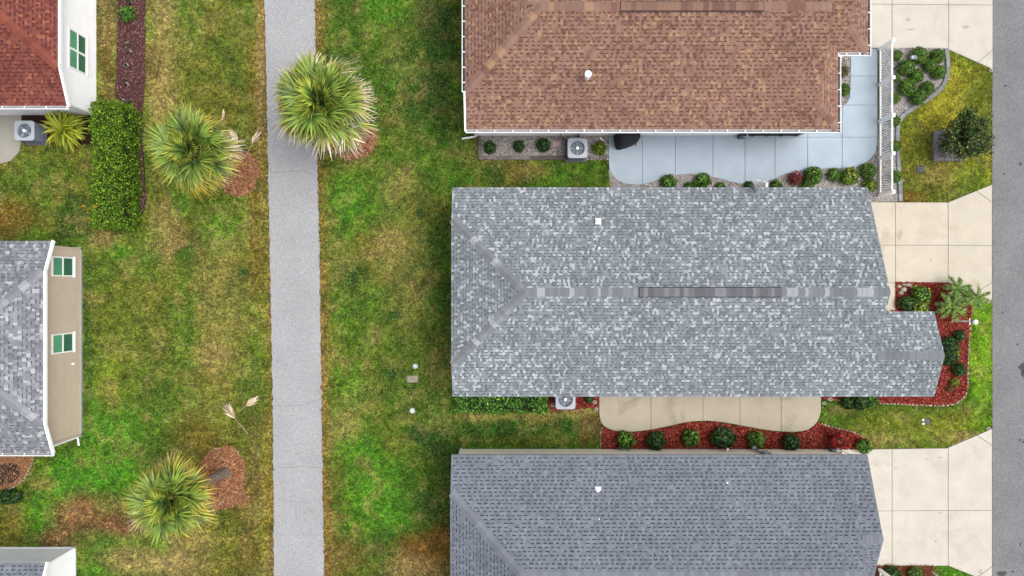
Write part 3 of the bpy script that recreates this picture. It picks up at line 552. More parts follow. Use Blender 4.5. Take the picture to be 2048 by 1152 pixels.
def clip_convex(rect, poly):
    out = rect; n = len(poly)
    for i in range(n):
        ax, ay = poly[i]; bx, by = poly[(i + 1) % n]; inp = out; out = []
        if not inp: return []
        def sd(p): return (bx - ax) * (p[1] - ay) - (by - ay) * (p[0] - ax)
        for j in range(len(inp)):
            p, q = inp[j], inp[(j + 1) % len(inp)]; sp, sq = sd(p), sd(q)
            if sp >= -1e-9: out.append(p)
            if (sp > 1e-9 and sq < -1e-9) or (sp < -1e-9 and sq > 1e-9):
                t = sp / (sp - sq); out.append((p[0] + (q[0] - p[0]) * t, p[1] + (q[1] - p[1]) * t))
    return out
def plane_frame(poly3):
    p = [Vector(q) for q in poly3]; n = Vector((0, 0, 0))
    for i in range(len(p)): n += (p[i]).cross(p[(i + 1) % len(p)])
    n.normalize()
    if n.z < 0: p.reverse(); n = -n
    v = (Vector((0, 0, 1)) - n * n.z).normalized(); u = v.cross(n)
    return p, u, v, n
class Roof:
    def __init__(s, parent, st, lim=300):
        s.parent = parent; s.st = st; s.merged = MB(); s.single = []; s.lim = lim; s.deck = MB()
    def slab_cell(s, mb, pts, v0, v1, lo, hi, frame, O, col):
        u, v, n = frame
        def off(y): t = (y - v0) / (v1 - v0); return lo * (1 - t) + hi * t
        top = [O + u * x + v * y + n * off(y) for x, y in pts]; bot = [O + u * x + v * y - n * .001 for x, y in pts]
        mb.face(top, col); m = len(pts)
        for i in range(m):
            k = (i + 1) % m
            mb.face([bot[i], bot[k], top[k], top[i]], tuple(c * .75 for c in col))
    def plane(s, poly3, v_origin=None, xlim=(-23.5, 23.5), ylim=(-13.6, 13.6)):
        p, u, v, n = plane_frame(poly3); O = p[0]
        # deck prism
        b = [q - Vector((0, 0, .14)) for q in p]
        s.deck.loft([b, [q - n * .002 for q in p]])
        P2 = [((q - O).dot(u), (q - O).dot(v)) for q in p]
        vmin = min(y for x, y in P2); vmax = max(y for x, y in P2); umin = min(x for x, y in P2); umax = max(x for x, y in P2)
        st = s.st; EXPO = st['expo']; nrow = int((vmax - vmin) / EXPO) + 1
        for r in range(nrow):
            v0 = vmin + r * EXPO; v1 = v0 + EXPO; x = umin - U(0, .4); tab = R() < .5; drift = U(-.004, .004)
            while x < umax:
                w = WID[random.choice(st['tabs'] if tab else st['gaps'])]; ci = random.choices(range(len(st['cols'])), st['w'])[0]; col = st['cols'][ci]
                rect = [(x, v0), (x + w, v0), (x + w, v1), (x, v1)]
                c3 = O + u * (x + w / 2) + v * (v0 + EXPO / 2)
                if xlim[0] < c3.x < xlim[1] and ylim[0] < c3.y < ylim[1]:
                    pc = clip_convex(rect, P2)
                    if len(pc) > 2 and abs(area2(pc)) > .0008:
                        full = len(pc) == 4 and abs(abs(area2(pc)) / 2 - w * EXPO) < 1e-5
                        if tab:
                            if full: s.single.append((c3.x ** 2 + c3.y ** 2, O + u * x + v * v0, u, v, n, w, ci))
                            else: s.slab_cell(s.merged, pc, v0, v1, .016, .006, (u, v, n), O, col)
                        else:
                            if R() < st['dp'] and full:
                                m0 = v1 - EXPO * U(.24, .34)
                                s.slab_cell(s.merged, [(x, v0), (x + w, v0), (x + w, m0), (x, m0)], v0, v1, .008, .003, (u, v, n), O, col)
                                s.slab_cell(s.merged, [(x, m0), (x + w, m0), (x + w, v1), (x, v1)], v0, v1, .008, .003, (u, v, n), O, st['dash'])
                            else: s.slab_cell(s.merged, pc, v0, v1, .008, .003, (u, v, n), O, col)
                x += w; tab = not tab
    def finish(s, trim=None):
        EXPO = s.st['expo']
        s.obj = s.deck.obj('roof', trim or M_trim, s.parent, loc=-Vector(s.parent.location))
        s.single.sort(key=lambda t: t[0])
        for i, (d, O, u, v, n, w, ci) in enumerate(s.single):
            col = s.st['cols'][ci]
            if i < s.lim:
                if (w, ci) not in s.st['cache']:
                    m = MB(); s.slab_cell(m, [(0, 0), (w, 0), (w, EXPO), (0, EXPO)], 0, EXPO, .016, .006, (Vector((1, 0, 0)), Vector((0, 1, 0)), Vector((0, 0, 1))), Vector((0, 0, 0)), col)
                    s.st['cache'][(w, ci)] = m.mesh('shingle', M_shingle)
                M4 = Matrix(((u.x, v.x, n.x, O.x), (u.y, v.y, n.y, O.y), (u.z, v.z, n.z, O.z), (0, 0, 0, 1)))
                link('shingle', s.st['cache'][(w, ci)], s.obj, mat4=M4)
            else: s.slab_cell(s.merged, [(0, 0), (w, 0), (w, EXPO), (0, EXPO)], 0, EXPO, .016, .006, (u, v, n), O, col)
        s.merged.obj('shingle_courses', M_shingle, s.obj, kind='stuff')
    def caps(s, A, B, na, nb, cols, L=.2, W=.175, lift=.034, name='ridge_cap_shingle', xlim=25):
        """overlapping cap shingles folded over the line A-B between planes with normals na, nb"""
        A, B = Vector(A), Vector(B); d = (B - A).normalized(); tot = (B - A).length; na, nb = Vector(na).normalized(), Vector(nb).normalized()
        da = d.cross(na); db = -d.cross(nb)
        if da.z > 0: da = -da
        if db.z > 0: db = -db
        up = (na + nb).normalized(); t = 0; cache = {}
        while t < tot - .04:
            l = min(L * random.choice((.75, 1, 1, 1.3)), tot - t); ci = random.randrange(len(cols)); key = (round(l, 3), ci)
            O = A + d * t
            if key not in cache:
                m = MB(); Z = Vector((0, 0, 0))
                def row(x, h): return [d * x + da * W + na * h * .8, d * x + up * (h + .004), d * x + db * W + nb * h * .8]
                r0, r1 = row(0, lift), row(l, lift - .009); b0, b1 = row(0, -.004), row(l, -.004)
                c = cols[ci]
                for i in (0, 1): m.face([r0[i], r0[i + 1], r1[i + 1], r1[i]] if (r0[i + 1] - r0[i]).cross(r1[i] - r0[i]).z > 0 else [r1[i], r1[i + 1], r0[i + 1], r0[i]], c)
                for q in ([r0[0], r0[1], b0[1], b0[0]], [r0[1], r0[2], b0[2], b0[1]], [r1[0], r1[1], b1[1], b1[0]], [r1[1], r1[2], b1[2], b1[1]], [r0[0], r1[0], b1[0], b0[0]], [r0[2], r1[2], b1[2], b0[2]]):
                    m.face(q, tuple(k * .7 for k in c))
                cache[key] = m.mesh(name, M_shingle)
            if abs(O.x) < xlim and abs(O.y) < 15.5: link(name, cache[key], s.obj, loc=O)
            t += l
    def ridge_vent(s, A, B, na, nb, cols):
        A, B = Vector(A), Vector(B); d = (B - A).normalized(); m = MB(); na, nb = Vector(na).normalized(), Vector(nb).normalized()
        for (e0, e1, hh, c) in ((.2, .0, .05, C(56, 56, 60)),):
            def sec(p):
                da = d.cross(na); da = da if da.z < 0 else -da; db = d.cross(nb); db = db if db.z < 0 else -db
                return [p + da * e0 - na * .01, p + da * e0 + na * hh, p + Vector((0, 0, hh + .004)), p + db * e0 + nb * hh, p + db * e0 - nb * .01]
            m.loft([sec(A), sec(B)], c)
        m.obj('ridge_vent', M_shingle, s.obj)
        s.caps(A + d * .01, B - d * .01, na, nb, cols, .2, .165, .085, 'vent_cap_shingle')
def nrm(poly): return plane_frame(poly)[3]

def lap_side(mb, A, B, z0, top, board, col, out=.012):
    """lapped boards from A to B (plan points); top(t) gives the wall height at t in 0..1"""
    A, B = Vector((*A, 0)), Vector((*B, 0)); d = (B - A); L = d.length; d.normalize(); n = Vector((d.y, -d.x, 0))
    zmax = max(top(i / 40) for i in range(41)); z = z0
    while z < zmax - 1e-3:
        z1 = min(z + board, zmax); ok = [i / 40 for i in range(41) if top(i / 40) >= z1 - 1e-4]
        if not ok: break
        a, b = ok[0] * L, ok[-1] * L
        p0, p1 = A + d * a, A + d * b
        lo0, lo1 = p0 + n * out + Vector((0, 0, z)), p1 + n * out + Vector((0, 0, z)); hi0, hi1 = p0 + Vector((0, 0, z1)), p1 + Vector((0, 0, z1))
        mb.face([lo0, lo1, hi1, hi0], col); mb.face([p0 + Vector((0, 0, z)), p1 + Vector((0, 0, z)), lo1, lo0], tuple(c * .8 for c in col))
        z = z1
def siding(parent, x0, x1, y0, y1, ztop, col, mat, gables=(), board=.16):
    """four lap-sided walls; gables: dict side -> function"""
    m = MB(); flat = lambda t: ztop
    sides = {'S': ((x0, y0), (x1, y0)), 'E': ((x1, y0), (x1, y1)), 'N': ((x1, y1), (x0, y1)), 'W': ((x0, y1), (x0, y0))}
    for k, (a, b) in sides.items(): lap_side(m, a, b, 0.0, dict(gables).get(k, flat), board, col)
    m.face([(x0, y0, ztop - .02), (x1, y0, ztop - .02), (x1, y1, ztop - .02), (x0, y1, ztop - .02)], col)
    w = m.obj('wall', mat, parent, loc=-Vector(parent.location))
    for x, y in ((x0, y0), (x1, y0), (x1, y1), (x0, y1)):
        c = MB(); c.box(x - .05 if x == x0 else x - .03, x + .03 if x == x0 else x + .05, y - .05 if y == y0 else y - .03, y + .03 if y == y0 else y + .05, .0, ztop - .05)
        c.obj('corner_board', M_trim if mat is not M_sidetan else M_sidetan, w)
    return w
M_sidewhite = material('white_siding', (.82, .83, .85), .5, noise=(3, .03))
M_sidetan = material('tan_siding', (.455, .38, .30), .55, noise=(3, .04), noise2=(.8, .03))
M_sidecream = material('cream_siding', (.82, .78, .68), .55, noise=(3, .04), noise2=(.8, .03))
M_sidegrey = material('pale_grey_siding', (.82, .84, .87), .55, noise=(3, .04))
def board_line(parent, name, A, B, w, h, mat=None):
    m = MB(); m.beam(A, B, w, h); return m.obj(name, mat or M_trim, parent)
def gutter(house, A, B, out, step=.74, inner=None):
    """open U trough hung on the eave, with hangers across it"""
    A, B, out = Vector(A), Vector(B), Vector(out); d = (B - A).normalized(); m = MB(); L0 = -Vector(house.location)
    def strip(o0, o1, z0, z1):
        a = [A + out * o0 + Vector((0, 0, z0)), A + out * o1 + Vector((0, 0, z0)), A + out * o1 + Vector((0, 0, z1)), A + out * o0 + Vector((0, 0, z1))]
        m.loft([a, [p + (B - A) for p in a]])
    strip(.108, .132, -.11, .0); strip(.002, .012, -.12, -.02); strip(.012, .1, -.12, -.10)
    g = m.obj('gutter', M_trim, house, loc=L0)
    f = MB(); a = [A + out * .013 + Vector((0, 0, -.098)), A + out * .099 + Vector((0, 0, -.098)), A + out * .099 + Vector((0, 0, -.085)), A + out * .013 + Vector((0, 0, -.085))]
    f.loft([a, [p + (B - A) for p in a]]); f.obj('gutter_floor', inner or M_gutin, g)
    e = MB()
    for p in (A, B): e.beam(p + Vector((0, 0, -.055)) + out * .0, p + Vector((0, 0, -.055)) + out * .137, .02, .12)
    e.obj('end_cap', M_trim, g)
    n = max(1, int((B - A).length / step)); hm = None
    for i in range(n):
        p = A + d * (step * (i + .6))
        if hm is None:
            h = MB(); h.beam(Vector((0, 0, .004)), out * .13 + Vector((0, 0, .004)), .035, .016); hm = h.mesh('hanger', M_trim)
        link('hanger', hm, g, loc=p)
    return g
def window(house, xw, y0, y1, z0, z1, cols=1, name='window'):
    """single-hung window(s) in a wall that faces +x: frame, meeting rail, upper and lower panes"""
    L0 = -Vector(house.location); f = MB(); t = .06
    f.box(xw, xw + .05, y0, y1, z0, z0 + t); f.box(xw, xw + .05, y0, y1, z1 - t, z1); f.box(xw, xw + .05, y0, y0 + t, z0 + t, z1 - t); f.box(xw, xw + .05, y1 - t, y1, z0 + t, z1 - t)
    zm = (z0 + z1) / 2; f.box(xw, xw + .045, y0 + t, y1 - t, zm - .03, zm + .03)
    if cols == 2: ym = (y0 + y1) / 2; f.box(xw, xw + .048, ym - .045, ym + .045, z0 + t, zm - .03); f.box(xw, xw + .048, ym - .045, ym + .045, zm + .03, z1 - t)
    o = f.obj(name, M_trim, house, loc=L0)
    s = MB(); s.box(xw, xw + .09, y0 - .03, y1 + .03, z0 - .04, z0 - .002); s.obj('sill', M_trim, o)
    ys = [(y0 + t, y1 - t)] if cols == 1 else [(y0 + t, (y0 + y1) / 2 - .045), ((y0 + y1) / 2 + .045, y1 - t)]
    for a, b in ys:
        for lo, hi, mt in ((z0 + t, zm - .03, M_glass_lo), (zm + .03, z1 - t, M_glass_hi)):
            g = MB(); g.box(xw - .02, xw + .02, a, b, lo, hi); g.obj('pane', mt, o)
    return o
def jerkin(Xe, Yn, Ys, E, slope, zh, sgn):
    """planes of a gable roof with clipped end at Xe (sgn=-1 clipped end on the west, +1 on the east)"""
    yr = (Yn + Ys) / 2; zr = E + slope * (Yn - Ys) / 2; run = (zr - zh) / slope
    Xr = Xe - sgn * run; yhn = Yn - (zh - E) / slope; yhs = Ys + (zh - E) / slope
    return yr, zr, Xr, yhn, yhs
E = 2.8; SL = .3935

# --- light grey house (centre)
hc = thing('grey_roof_house', 'house in the middle with a mottled light grey shingle roof', 'house', (6, 0, 0))
yn, ys, xw, xe, xp = 4.156, -4.486, -2.46, 14.70, 17.45
yr, zr, xr, yhn, yhs = jerkin(xw, yn, ys, E, SL, 3.33, -1)
rc = Roof(hc, ST_GREY)
pN = [(xw, yn, E), (xe, yn, E), (xe, yr, zr), (xr, yr, zr), (xw, yhn, 3.33)]
pS = [(xw, ys, E), (xe, ys, E), (xe, yr, zr), (xr, yr, zr), (xw, yhs, 3.33)]
pW = [(xw, yhn, 3.33), (xr, yr, zr), (xw, yhs, 3.33)]
ypr = -2.73; zpr = E + SL * (ypr - ys); ypn = ypr + (zpr - E) / SL
pPS = [(xe + .001, ys, E), (xp, ys, E), (xp, ypr, zpr), (xe + .001, ypr, zpr)]; pPN = [(xe + .001, ypn, E), (xp, ypn, E), (xp, ypr, zpr), (xe + .001, ypr, zpr)]
for q in (pN, pS, pW, pPS, pPN): rc.plane(q)
M_drip = material('grey_drip_edge', C(186, 190, 194), .5, noise=(10, .06))
rc.finish(M_drip)
CAPG = [C(146, 151, 157), C(152, 157, 163), C(138, 143, 150), C(190, 195, 200), C(148, 153, 159), C(164, 168, 173), C(142, 147, 154)]
nN, nS, nW, nPS, nPN = nrm(pN), nrm(pS), nrm(pW), nrm(pPS), nrm(pPN)
rc.caps((xw + .05, yhn, 3.33), (xr, yr, zr), nN, nW, CAPG, .22); rc.caps((xw + .05, yhs, 3.33), (xr, yr, zr), nS, nW, CAPG, .22)
v0, v1 = P(1278, 583, zr).x, P(1563, 583, zr).x
rc.caps((xr, yr, zr), (v0, yr, zr), nN, nS, CAPG, .15); rc.caps((v1, yr, zr), (xe, yr, zr), nN, nS, CAPG, .2)
rc.ridge_vent((v0, yr, zr), (v1, yr, zr), nN, nS, [C(124, 126, 133), C(132, 134, 140), C(118, 120, 127), C(150, 152, 158)])
rc.caps((xe + .02, ypr, zpr), (xp, ypr, zpr), nPS, nPN, CAPG[:3] + [CAPG[6]], .3)
siding(hc, xw + .2, xe - .25, ys + .42, yn - .42, E - .1, (1, 1, 1), M_sidecream)
m = MB(); m.prism([(xe - .25, ys + .42), (xp - .3, ys + .42), (xp - .3, ypn - .3), (xe - .25, ypn - .3)], 0, E - .12); m.obj('porch_wall', M_sidecream, hc, loc=-Vector(hc.location))
m = MB(); m.loft([[(xe - .3, ys + .45, E), (xe - .3, yn - .45, E), (xe - .3, yr, zr - .12)], [(xe - .12, ys + .45, E), (xe - .12, yn - .45, E), (xe - .12, yr, zr - .12)]]); m.obj('gable_wall', M_sidecream, hc, loc=-Vector(hc.location))
m = MB(); m.loft([[(xp - .3, ys + .45, E - .1), (xp - .3, ypn - .35, E - .1), (xp - .3, ypr, zpr - .14)], [(xp - .12, ys + .45, E - .1), (xp - .12, ypn - .35, E - .1), (xp - .12, ypr, zpr - .14)]]); m.obj('gable_wall', M_sidecream, hc, loc=-Vector(hc.location))
def roof_z(y, ye, s=1): return E + SL * abs(y - ye)
def vent_pipe(house, px, py, zc, r, h, square=False, mat=None):
    p = P(px, py, zc); m = MB()
    if square: m.bbox(p.x - r, p.x + r, p.y - r, p.y + r, p.z - .15, p.z + h, .02); m.box(p.x - r * 1.5, p.x + r * 1.5, p.y - r * 1.7, p.y + r * 1.5, p.z - .06, p.z + .02)
    else: m.lathe([(r, -.2 + p.z), (r, p.z + h * .7), (r * 1.25, p.z + h * .72), (r * 1.25, p.z + h * .9), (r * .7, p.z + h)], 16, (p.x, p.y))
    return m.obj('roof_vent', mat or M_white, house, loc=-Vector(house.location))
vent_pipe(hc, 1196, 442, 3.45, .075, .12, True); vent_pipe(hc, 1198, 496, 3.9, .035, .12)

# --- slate house (bottom)
hd = thing('slate_roof_house', 'house at the bottom with a dark slate blue shingle roof', 'house', (6, -10, 0))
yn2 = -6.905; zr2 = 4.49; yr2 = yn2 - (zr2 - E) / SL; ys2 = 2 * yr2 - yn2; xw2 = -2.50
_, _, xr2, yhn2, yhs2 = jerkin(xw2, yn2, ys2, E, SL, 3.35, -1)
xm2 = 13.84; yg = -9.96; zg = E + SL * (yn2 - yg); ygs = yg - (zg - E) / SL
rd = Roof(hd, ST_SLATE)
qN = [(xw2, yn2, E), (xm2, yn2, E), (xm2, yr2, zr2), (xr2, yr2, zr2), (xw2, yhn2, 3.35)]
qS = [(xw2, ys2, E), (xm2, ys2, E), (xm2, yr2, zr2), (xr2, yr2, zr2), (xw2, yhs2, 3.35)]
qW = [(xw2, yhn2, 3.35), (xr2, yr2, zr2), (xw2, yhs2, 3.35)]
qGN = [(xm2 + .001, yn2, E), (xe, yn2, E), (xe, yg, zg), (xm2 + .001, yg, zg)]; qGS = [(xm2 + .001, ygs, E), (xe, ygs, E), (xe, yg, zg), (xm2 + .001, yg, zg)]
for q in (qN, qS, qW, qGN, qGS): rd.plane(q)
rd.finish(M_drip)
CAPS2 = [C(146, 152, 162), C(137, 143, 154), C(152, 158, 167), C(141, 147, 158)]
rd.caps((xw2 + .05, yhn2, 3.35), (xr2, yr2, zr2), nrm(qN), nrm(qW), CAPS2, .2); rd.caps((xw2 + .05, yhs2, 3.35), (xr2, yr2, zr2), nrm(qS), nrm(qW), CAPS2, .2)
rd.caps((xr2, yr2, zr2), (xm2, yr2, zr2), nrm(qN), nrm(qS), CAPS2, .22); rd.caps((xm2, yg, zg), (xe, yg, zg), nrm(qGN), nrm(qGS), CAPS2, .22)
siding(hd, xw2 + .2, xe - .25, ys2 + .42, yn2 - .42, E - .1, (1, 1, 1), M_sidecream)
m = MB(); m.loft([[(xm2 - .3, ys2 + .45, E), (xm2 - .3, yn2 - .45, E), (xm2 - .3, yr2, zr2 - .12)], [(xm2 - .12, ys2 + .45, E), (xm2 - .12, yn2 - .45, E), (xm2 - .12, yr2, zr2 - .12)]]); m.obj('gable_wall', M_sidecream, hd, loc=-Vector(hd.location))
vent_pipe(hd, 1196, 979, 3.3, .075, .1, True); vent_pipe(hd, 1453, 964, 3.3, .03, .14); vent_pipe(hd, 1198, 1037, 3.8, .02, .12)

# --- brown house (top)
hb = thing('brown_roof_house', 'house at the top with a brown shingle roof and white gutters', 'house', (6, 10, 0))
ysb = 6.55; SB = .385; xwb = -1.90; yrb = 10.96; zrb = E + SB * (yrb - ysb); ynb = 2 * yrb - ysb
zhb = 3.36; yhb = ysb + (zhb - E) / SB; yhbn = ynb - (zhb - E) / SB; xrb = 1.13; xgb = 12.55; xeb = 13.48; k = xeb - xgb; zkb = E + SB * k
rb = Roof(hb, ST_BROWN)
bS = [(xwb, ysb, E), (xgb, ysb, E), (xgb, yrb, zrb), (xrb, yrb, zrb), (xwb, yhb, zhb)]; bS2 = [(xgb + .001, ysb, E), (xeb, ysb, E), (xgb + .001, ysb + k, zkb)]
bN = [(xwb, ynb, E), (xgb, ynb, E), (xgb, yrb, zrb), (xrb, yrb, zrb), (xwb, yhbn, zhb)]
bW = [(xwb, yhb, zhb), (xrb, yrb, zrb), (xwb, yhbn, zhb)]
yga = 9.74; xga = 14.72; k2 = .92; yra = 13.4; zra = E + SB * (yra - yga)
bE = [(xeb, ysb, E), (xeb, yga + .3, E), (xgb, yga + .3, zkb), (xgb, ysb + k, zkb)]
gS = [(xgb + .001, yga, E), (xga - k2, yga, E), (xga - k2, yra, zra), (xgb + .001, yra, zra)]; gS2 = [(xga - k2 + .001, yga, E), (xga, yga, E), (xga - k2 + .001, yga + k2, E + SB * k2)]
gE = [(xga, yga, E), (xga, 2 * yra - yga, E), (xga - k2, 2 * yra - yga - k2, E + SB * k2), (xga - k2, yga + k2, E + SB * k2)]
gN = [(xgb + .001, 2 * yra - yga, E), (xga - k2, 2 * yra - yga, E), (xga - k2, yra, zra), (xgb + .001, yra, zra)]
for q in (bS, bS2, bN, bW, bE, gS, gS2, gE, gN): rb.plane(q)
rb.finish()
CAPB = [C(168, 134, 120), C(160, 126, 112), C(146, 108, 96), C(192, 152, 122), C(174, 142, 128), C(162, 128, 116), C(168, 134, 120)]
nbS, nbN, nbW, nbE = nrm(bS), nrm(bN), nrm(bW), nrm(bE)
rb.caps((xwb + .05, yhb, zhb), (xrb, yrb, zrb), nbS, nbW, CAPB, .27); rb.caps((xwb + .05, yhbn, zhb), (xrb, yrb, zrb), nbN, nbW, CAPB, .27)
v0, v1 = P(1241, 12, zrb).x, P(1529, 12, zrb).x
rb.caps((xrb, yrb, zrb), (v0, yrb, zrb), nbS, nbN, CAPB, .22); rb.caps((v1, yrb, zrb), (xgb, yrb, zrb), nbS, nbN, CAPB, .3)
rb.ridge_vent((v0, yrb, zrb), (v1, yrb, zrb), nbS, nbN, [C(156, 122, 108), C(148, 114, 100), C(140, 104, 92), C(166, 130, 112)])
rb.caps((xeb - .03, ysb + .03, E), (xgb, ysb + k, zkb), nbS, nbE, CAPB[:3], .38); rb.caps((xga - .03, yga + .03, E), (xga - k2, yga + k2, E + SB * k2), nrm(gS), nrm(gE), CAPB[:3], .38)
wb = siding(hb, xwb + .3, xeb - .45, ysb + .38, ynb - .4, E - .1, (1, 1, 1), M_sidegrey)
m = MB(); m.prism([(xgb, yga + .35), (xga - .4, yga + .35), (xga - .4, 2 * yra - yga - .4), (xgb, 2 * yra - yga - .4)], 0, E - .12); m.obj('garage_wall', M_sidecream, hb, loc=-Vector(hb.location))
m = MB(); m.loft([[(xgb - .3, ysb + .9, zkb - .2), (xgb - .3, ynb - .9, zkb - .2), (xgb - .3, yrb, zrb - .12)], [(xgb - .1, ysb + .9, zkb - .2), (xgb - .1, ynb - .9, zkb - .2), (xgb - .1, yrb, zrb - .12)]]); m.obj('gable_wall', M_sidecream, hb, loc=-Vector(hb.location))
gutter(hb, (xwb, ysb, E), (xeb + .12, ysb, E), (0, -1, 0)); gutter(hb, (xwb, yhb - .05, zhb), (xwb, yhbn, zhb), (-1, 0, 0), .62, M_dark)  # west floor dark: depth shading and dirt of a white gutter as colour
gutter(hb, (xeb, ysb - .12, E), (xeb, yga - .16, E), (1, 0, 0), .68, M_dark); gutter(hb, (xgb + .95, yga, E), (xga + .12, yga, E), (0, -1, 0), .55); gutter(hb, (xga, yga - .12, E), (xga, 15.5, E), (1, 0, 0), .68, M_dark)  # dark floors on east runs: trough shading and dirt put into the colour
L0b = -Vector(hb.location)
def rake(house, A, B, w=.07, h=.14):
    m = MB(); m.beam(Vector(A), Vector(B), w, h); return m.obj('rake_trim', M_trim, house, loc=-Vector(house.location))
rake(hb, (xwb - .03, ysb - .06, E - .05), (xwb - .03, yhb, zhb - .05))
def downspout(house, pts, w=.075):
    m = MB()
    for a, b in zip(pts[:-1], pts[1:]):
        a, b = Vector(a), Vector(b); d = (b - a).normalized()
        m.tube([a - d * .02, b + d * .02], w * .6, 4)
    return m.obj('downspout', M_trim, house, loc=-Vector(house.location))
downspout(hb, [(xwb + .12, ysb - .07, E - .12), (xwb + .25, ysb + .3, E - .4), (xwb + .25, ysb + .3, .15), (xwb - .35, ysb + .22, .08)])
downspout(hb, [(P(1167, 0).x, ysb - .07, E - .12), (P(1160, 0).x, ysb + .3, E - .45), (P(1160, 0).x, ysb + .3, .15)])
downspout(hb, [(xeb + .35, yga - .08, E - .12), (xeb - .35, yga - .35, 2.3), (xeb - .35, yga - .35, .15)], .06)
vent_pipe(hb, 1175, 152, 3.85, .11, .3)
# its window, screen porch and wall lamps on the south wall
yb = ysb + .38
m = MB(); wx0, wx1 = P(1352, 0, 1.5).x, P(1425, 0, 1.5).x
for a, b, c, d in ((wx0, wx1, .9, .97), (wx0, wx1, 2.03, 2.1)): m.box(a, b, yb - .07, yb - .01, c, d)
wm = (wx0 + wx1) / 2
for a in (wx0, wm - .035, wx1 - .07): m.box(a, a + .07, yb - .07, yb - .01, .97, 2.03)
wo = m.obj('window', M_trim, hb, loc=L0b)
for a, b, mt in ((wx0 + .07, wm - .035, M_glass_dk), (wm + .035, wx1 - .07, M_screen)):
    g = MB(); g.box(a, b, yb - .045, yb - .015, .97, 2.03); g.obj('pane', mt, wo)
m = MB(); sx0, sx1 = P(1492, 0, 1.2).x, P(1612, 0, 1.2).x
m.box(sx0, sx1, yb - .04, yb - .01, .1, 2.2); so = m.obj('porch_screen', M_screen, hb, loc=L0b)
for i in range(5):
    f = MB(); x = sx0 + (sx1 - sx0) * i / 4; f.box(x - .03, x + .03, yb - .07, yb - .04, .1, 2.2); f.obj('screen_frame', M_dark, so)
for px in (1118, 1329):
    p = P(px, 0, 2.2); m = MB(); m.lathe([(.03, 2.02), (.08, 2.05), (.085, 2.2), (.03, 2.26)], 10, (p.x, yb - .09)); m.box(p.x - .03, p.x + .03, yb - .08, yb, 2.1, 2.16); m.obj('wall_lamp', M_white, hb, loc=L0b)
m = MB(); a = P(1024 + 0, 262, 1.6); m.box(P(1005, 0, 1.8).x, P(1052, 0, 1.8).x, yb - .06, yb - .005, 1.1, 2.1); m.obj('window_frame', M_trim, hb, loc=L0b)

# --- red house (top left)
def left_house(name, label, st, Xe, Ys, Yn, zh, loc, wallmat, wx, wy0, wy1, capcols, trim=True, ridge_y=None):
    h = thing(name, label, 'house', loc); yr = (Ys + Yn) / 2; zr = E + SL * (Yn - Ys) / 2; run = (zr - zh) / SL; Xr = Xe - run; XW = -27.0
    yhs = Ys + (zh - E) / SL; yhn = Yn - (zh - E) / SL; r = Roof(h, st)
    a = [(XW, Ys, E), (Xe, Ys, E), (Xe, yhs, zh), (Xr, yr, zr), (XW, yr, zr)]; b = [(XW, Yn, E), (Xe, Yn, E), (Xe, yhn, zh), (Xr, yr, zr), (XW, yr, zr)]; c = [(Xe, yhs, zh), (Xe, yhn, zh), (Xr, yr, zr)]
    for q in (a, b, c): r.plane(q)
    r.finish()
    r.caps((Xe - .04, yhs, zh), (Xr, yr, zr), nrm(a), nrm(c), capcols, .3); r.caps((Xe - .04, yhn, zh), (Xr, yr, zr), nrm(b), nrm(c), capcols, .3); r.caps((Xr, yr, zr), (XW, yr, zr), nrm(a), nrm(b), capcols, .25)
    W = wy1 - wy0
    def top(t):
        y = wy0 + W * t; return min(zh - .16, E - .14 + SL * max(0, min(y - Ys, Yn - y)))
    siding(h, XW, wx, wy0, wy1, E - .1, (1, 1, 1), wallmat, {'E': top})
    if trim:
        rake(h, (Xe + .03, Ys - .02, E - .05), (Xe + .03, yhs, zh - .05)); rake(h, (Xe + .03, Yn + .02, E - .05), (Xe + .03, yhn, zh - .05)); rake(h, (Xe + .03, yhs, zh - .05), (Xe + .03, yhn, zh - .05))
    return h
CAPR = [C(150, 84, 70), C(140, 76, 66), C(164, 94, 76), C(156, 88, 74)]
hr = left_house('red_roof_house', 'white sided house with a red shingle roof at the top left', ST_RED, -18.38, 7.53, 16.17, 3.36, (-20, 9, 0), M_sidewhite, -18.9, 7.86, 15.8, CAPR)
gutter(hr, (-27, 7.53, E), (-18.4, 7.53, E), (0, -1, 0), .9)
window(hr, -18.9, 9.42, 11.1, .75, 1.97, 2)
hm = left_house('mixed_grey_roof_house', 'tan sided house with a two tone grey roof at the left edge', ST_MIX, -19.02, -6.82, 1.94, 3.29, (-20, -2, 0), M_sidetan, -19.57, -6.64, 1.76, [C(160, 163, 170), C(150, 153, 161), C(172, 175, 181), C(192, 195, 200)])
gutter(hm, (-27, -6.82, E), (-19.0, -6.82, E), (0, -1, 0), .9)
window(hm, -19.57, .5, 1.36, .6, 2.03); window(hm, -19.57, -2.83, -1.97, .6, 2.03)
m = MB(); m.bbox(-19.57, -19.49, -3.42, -3.32, .58, .70, .01); m.obj('wall_vent', M_white, hm, loc=-Vector(hm.location))
downspout(hm, [(-19.35, -6.95, E - .1), (-19.55, -6.74, E - .4), (-19.62, -6.74, .2), (-19.62, -7.12, .1)], .07)
m = MB(); m.box(-27, -19.52, -6.75, 1.85, -.02, .12); m.obj('foundation', concrete('foundation', C(206, 204, 200), C(180, 178, 172)), hm, loc=-Vector(hm.location))
hl = left_house('blue_grey_roof_house', 'pale sided house with a blue grey roof at the bottom left corner', ST_SLATE, -19.27, -20.0, -11.36, 3.36, (-20, -14, 0), M_sidegrey, -19.86, -19.6, -11.8, CAPS2)
m = MB(); m.box(-27, -19.81, -19.65, -11.76, -.02, .1); m.obj('foundation', M_sidegrey, hl, loc=-Vector(hl.location))
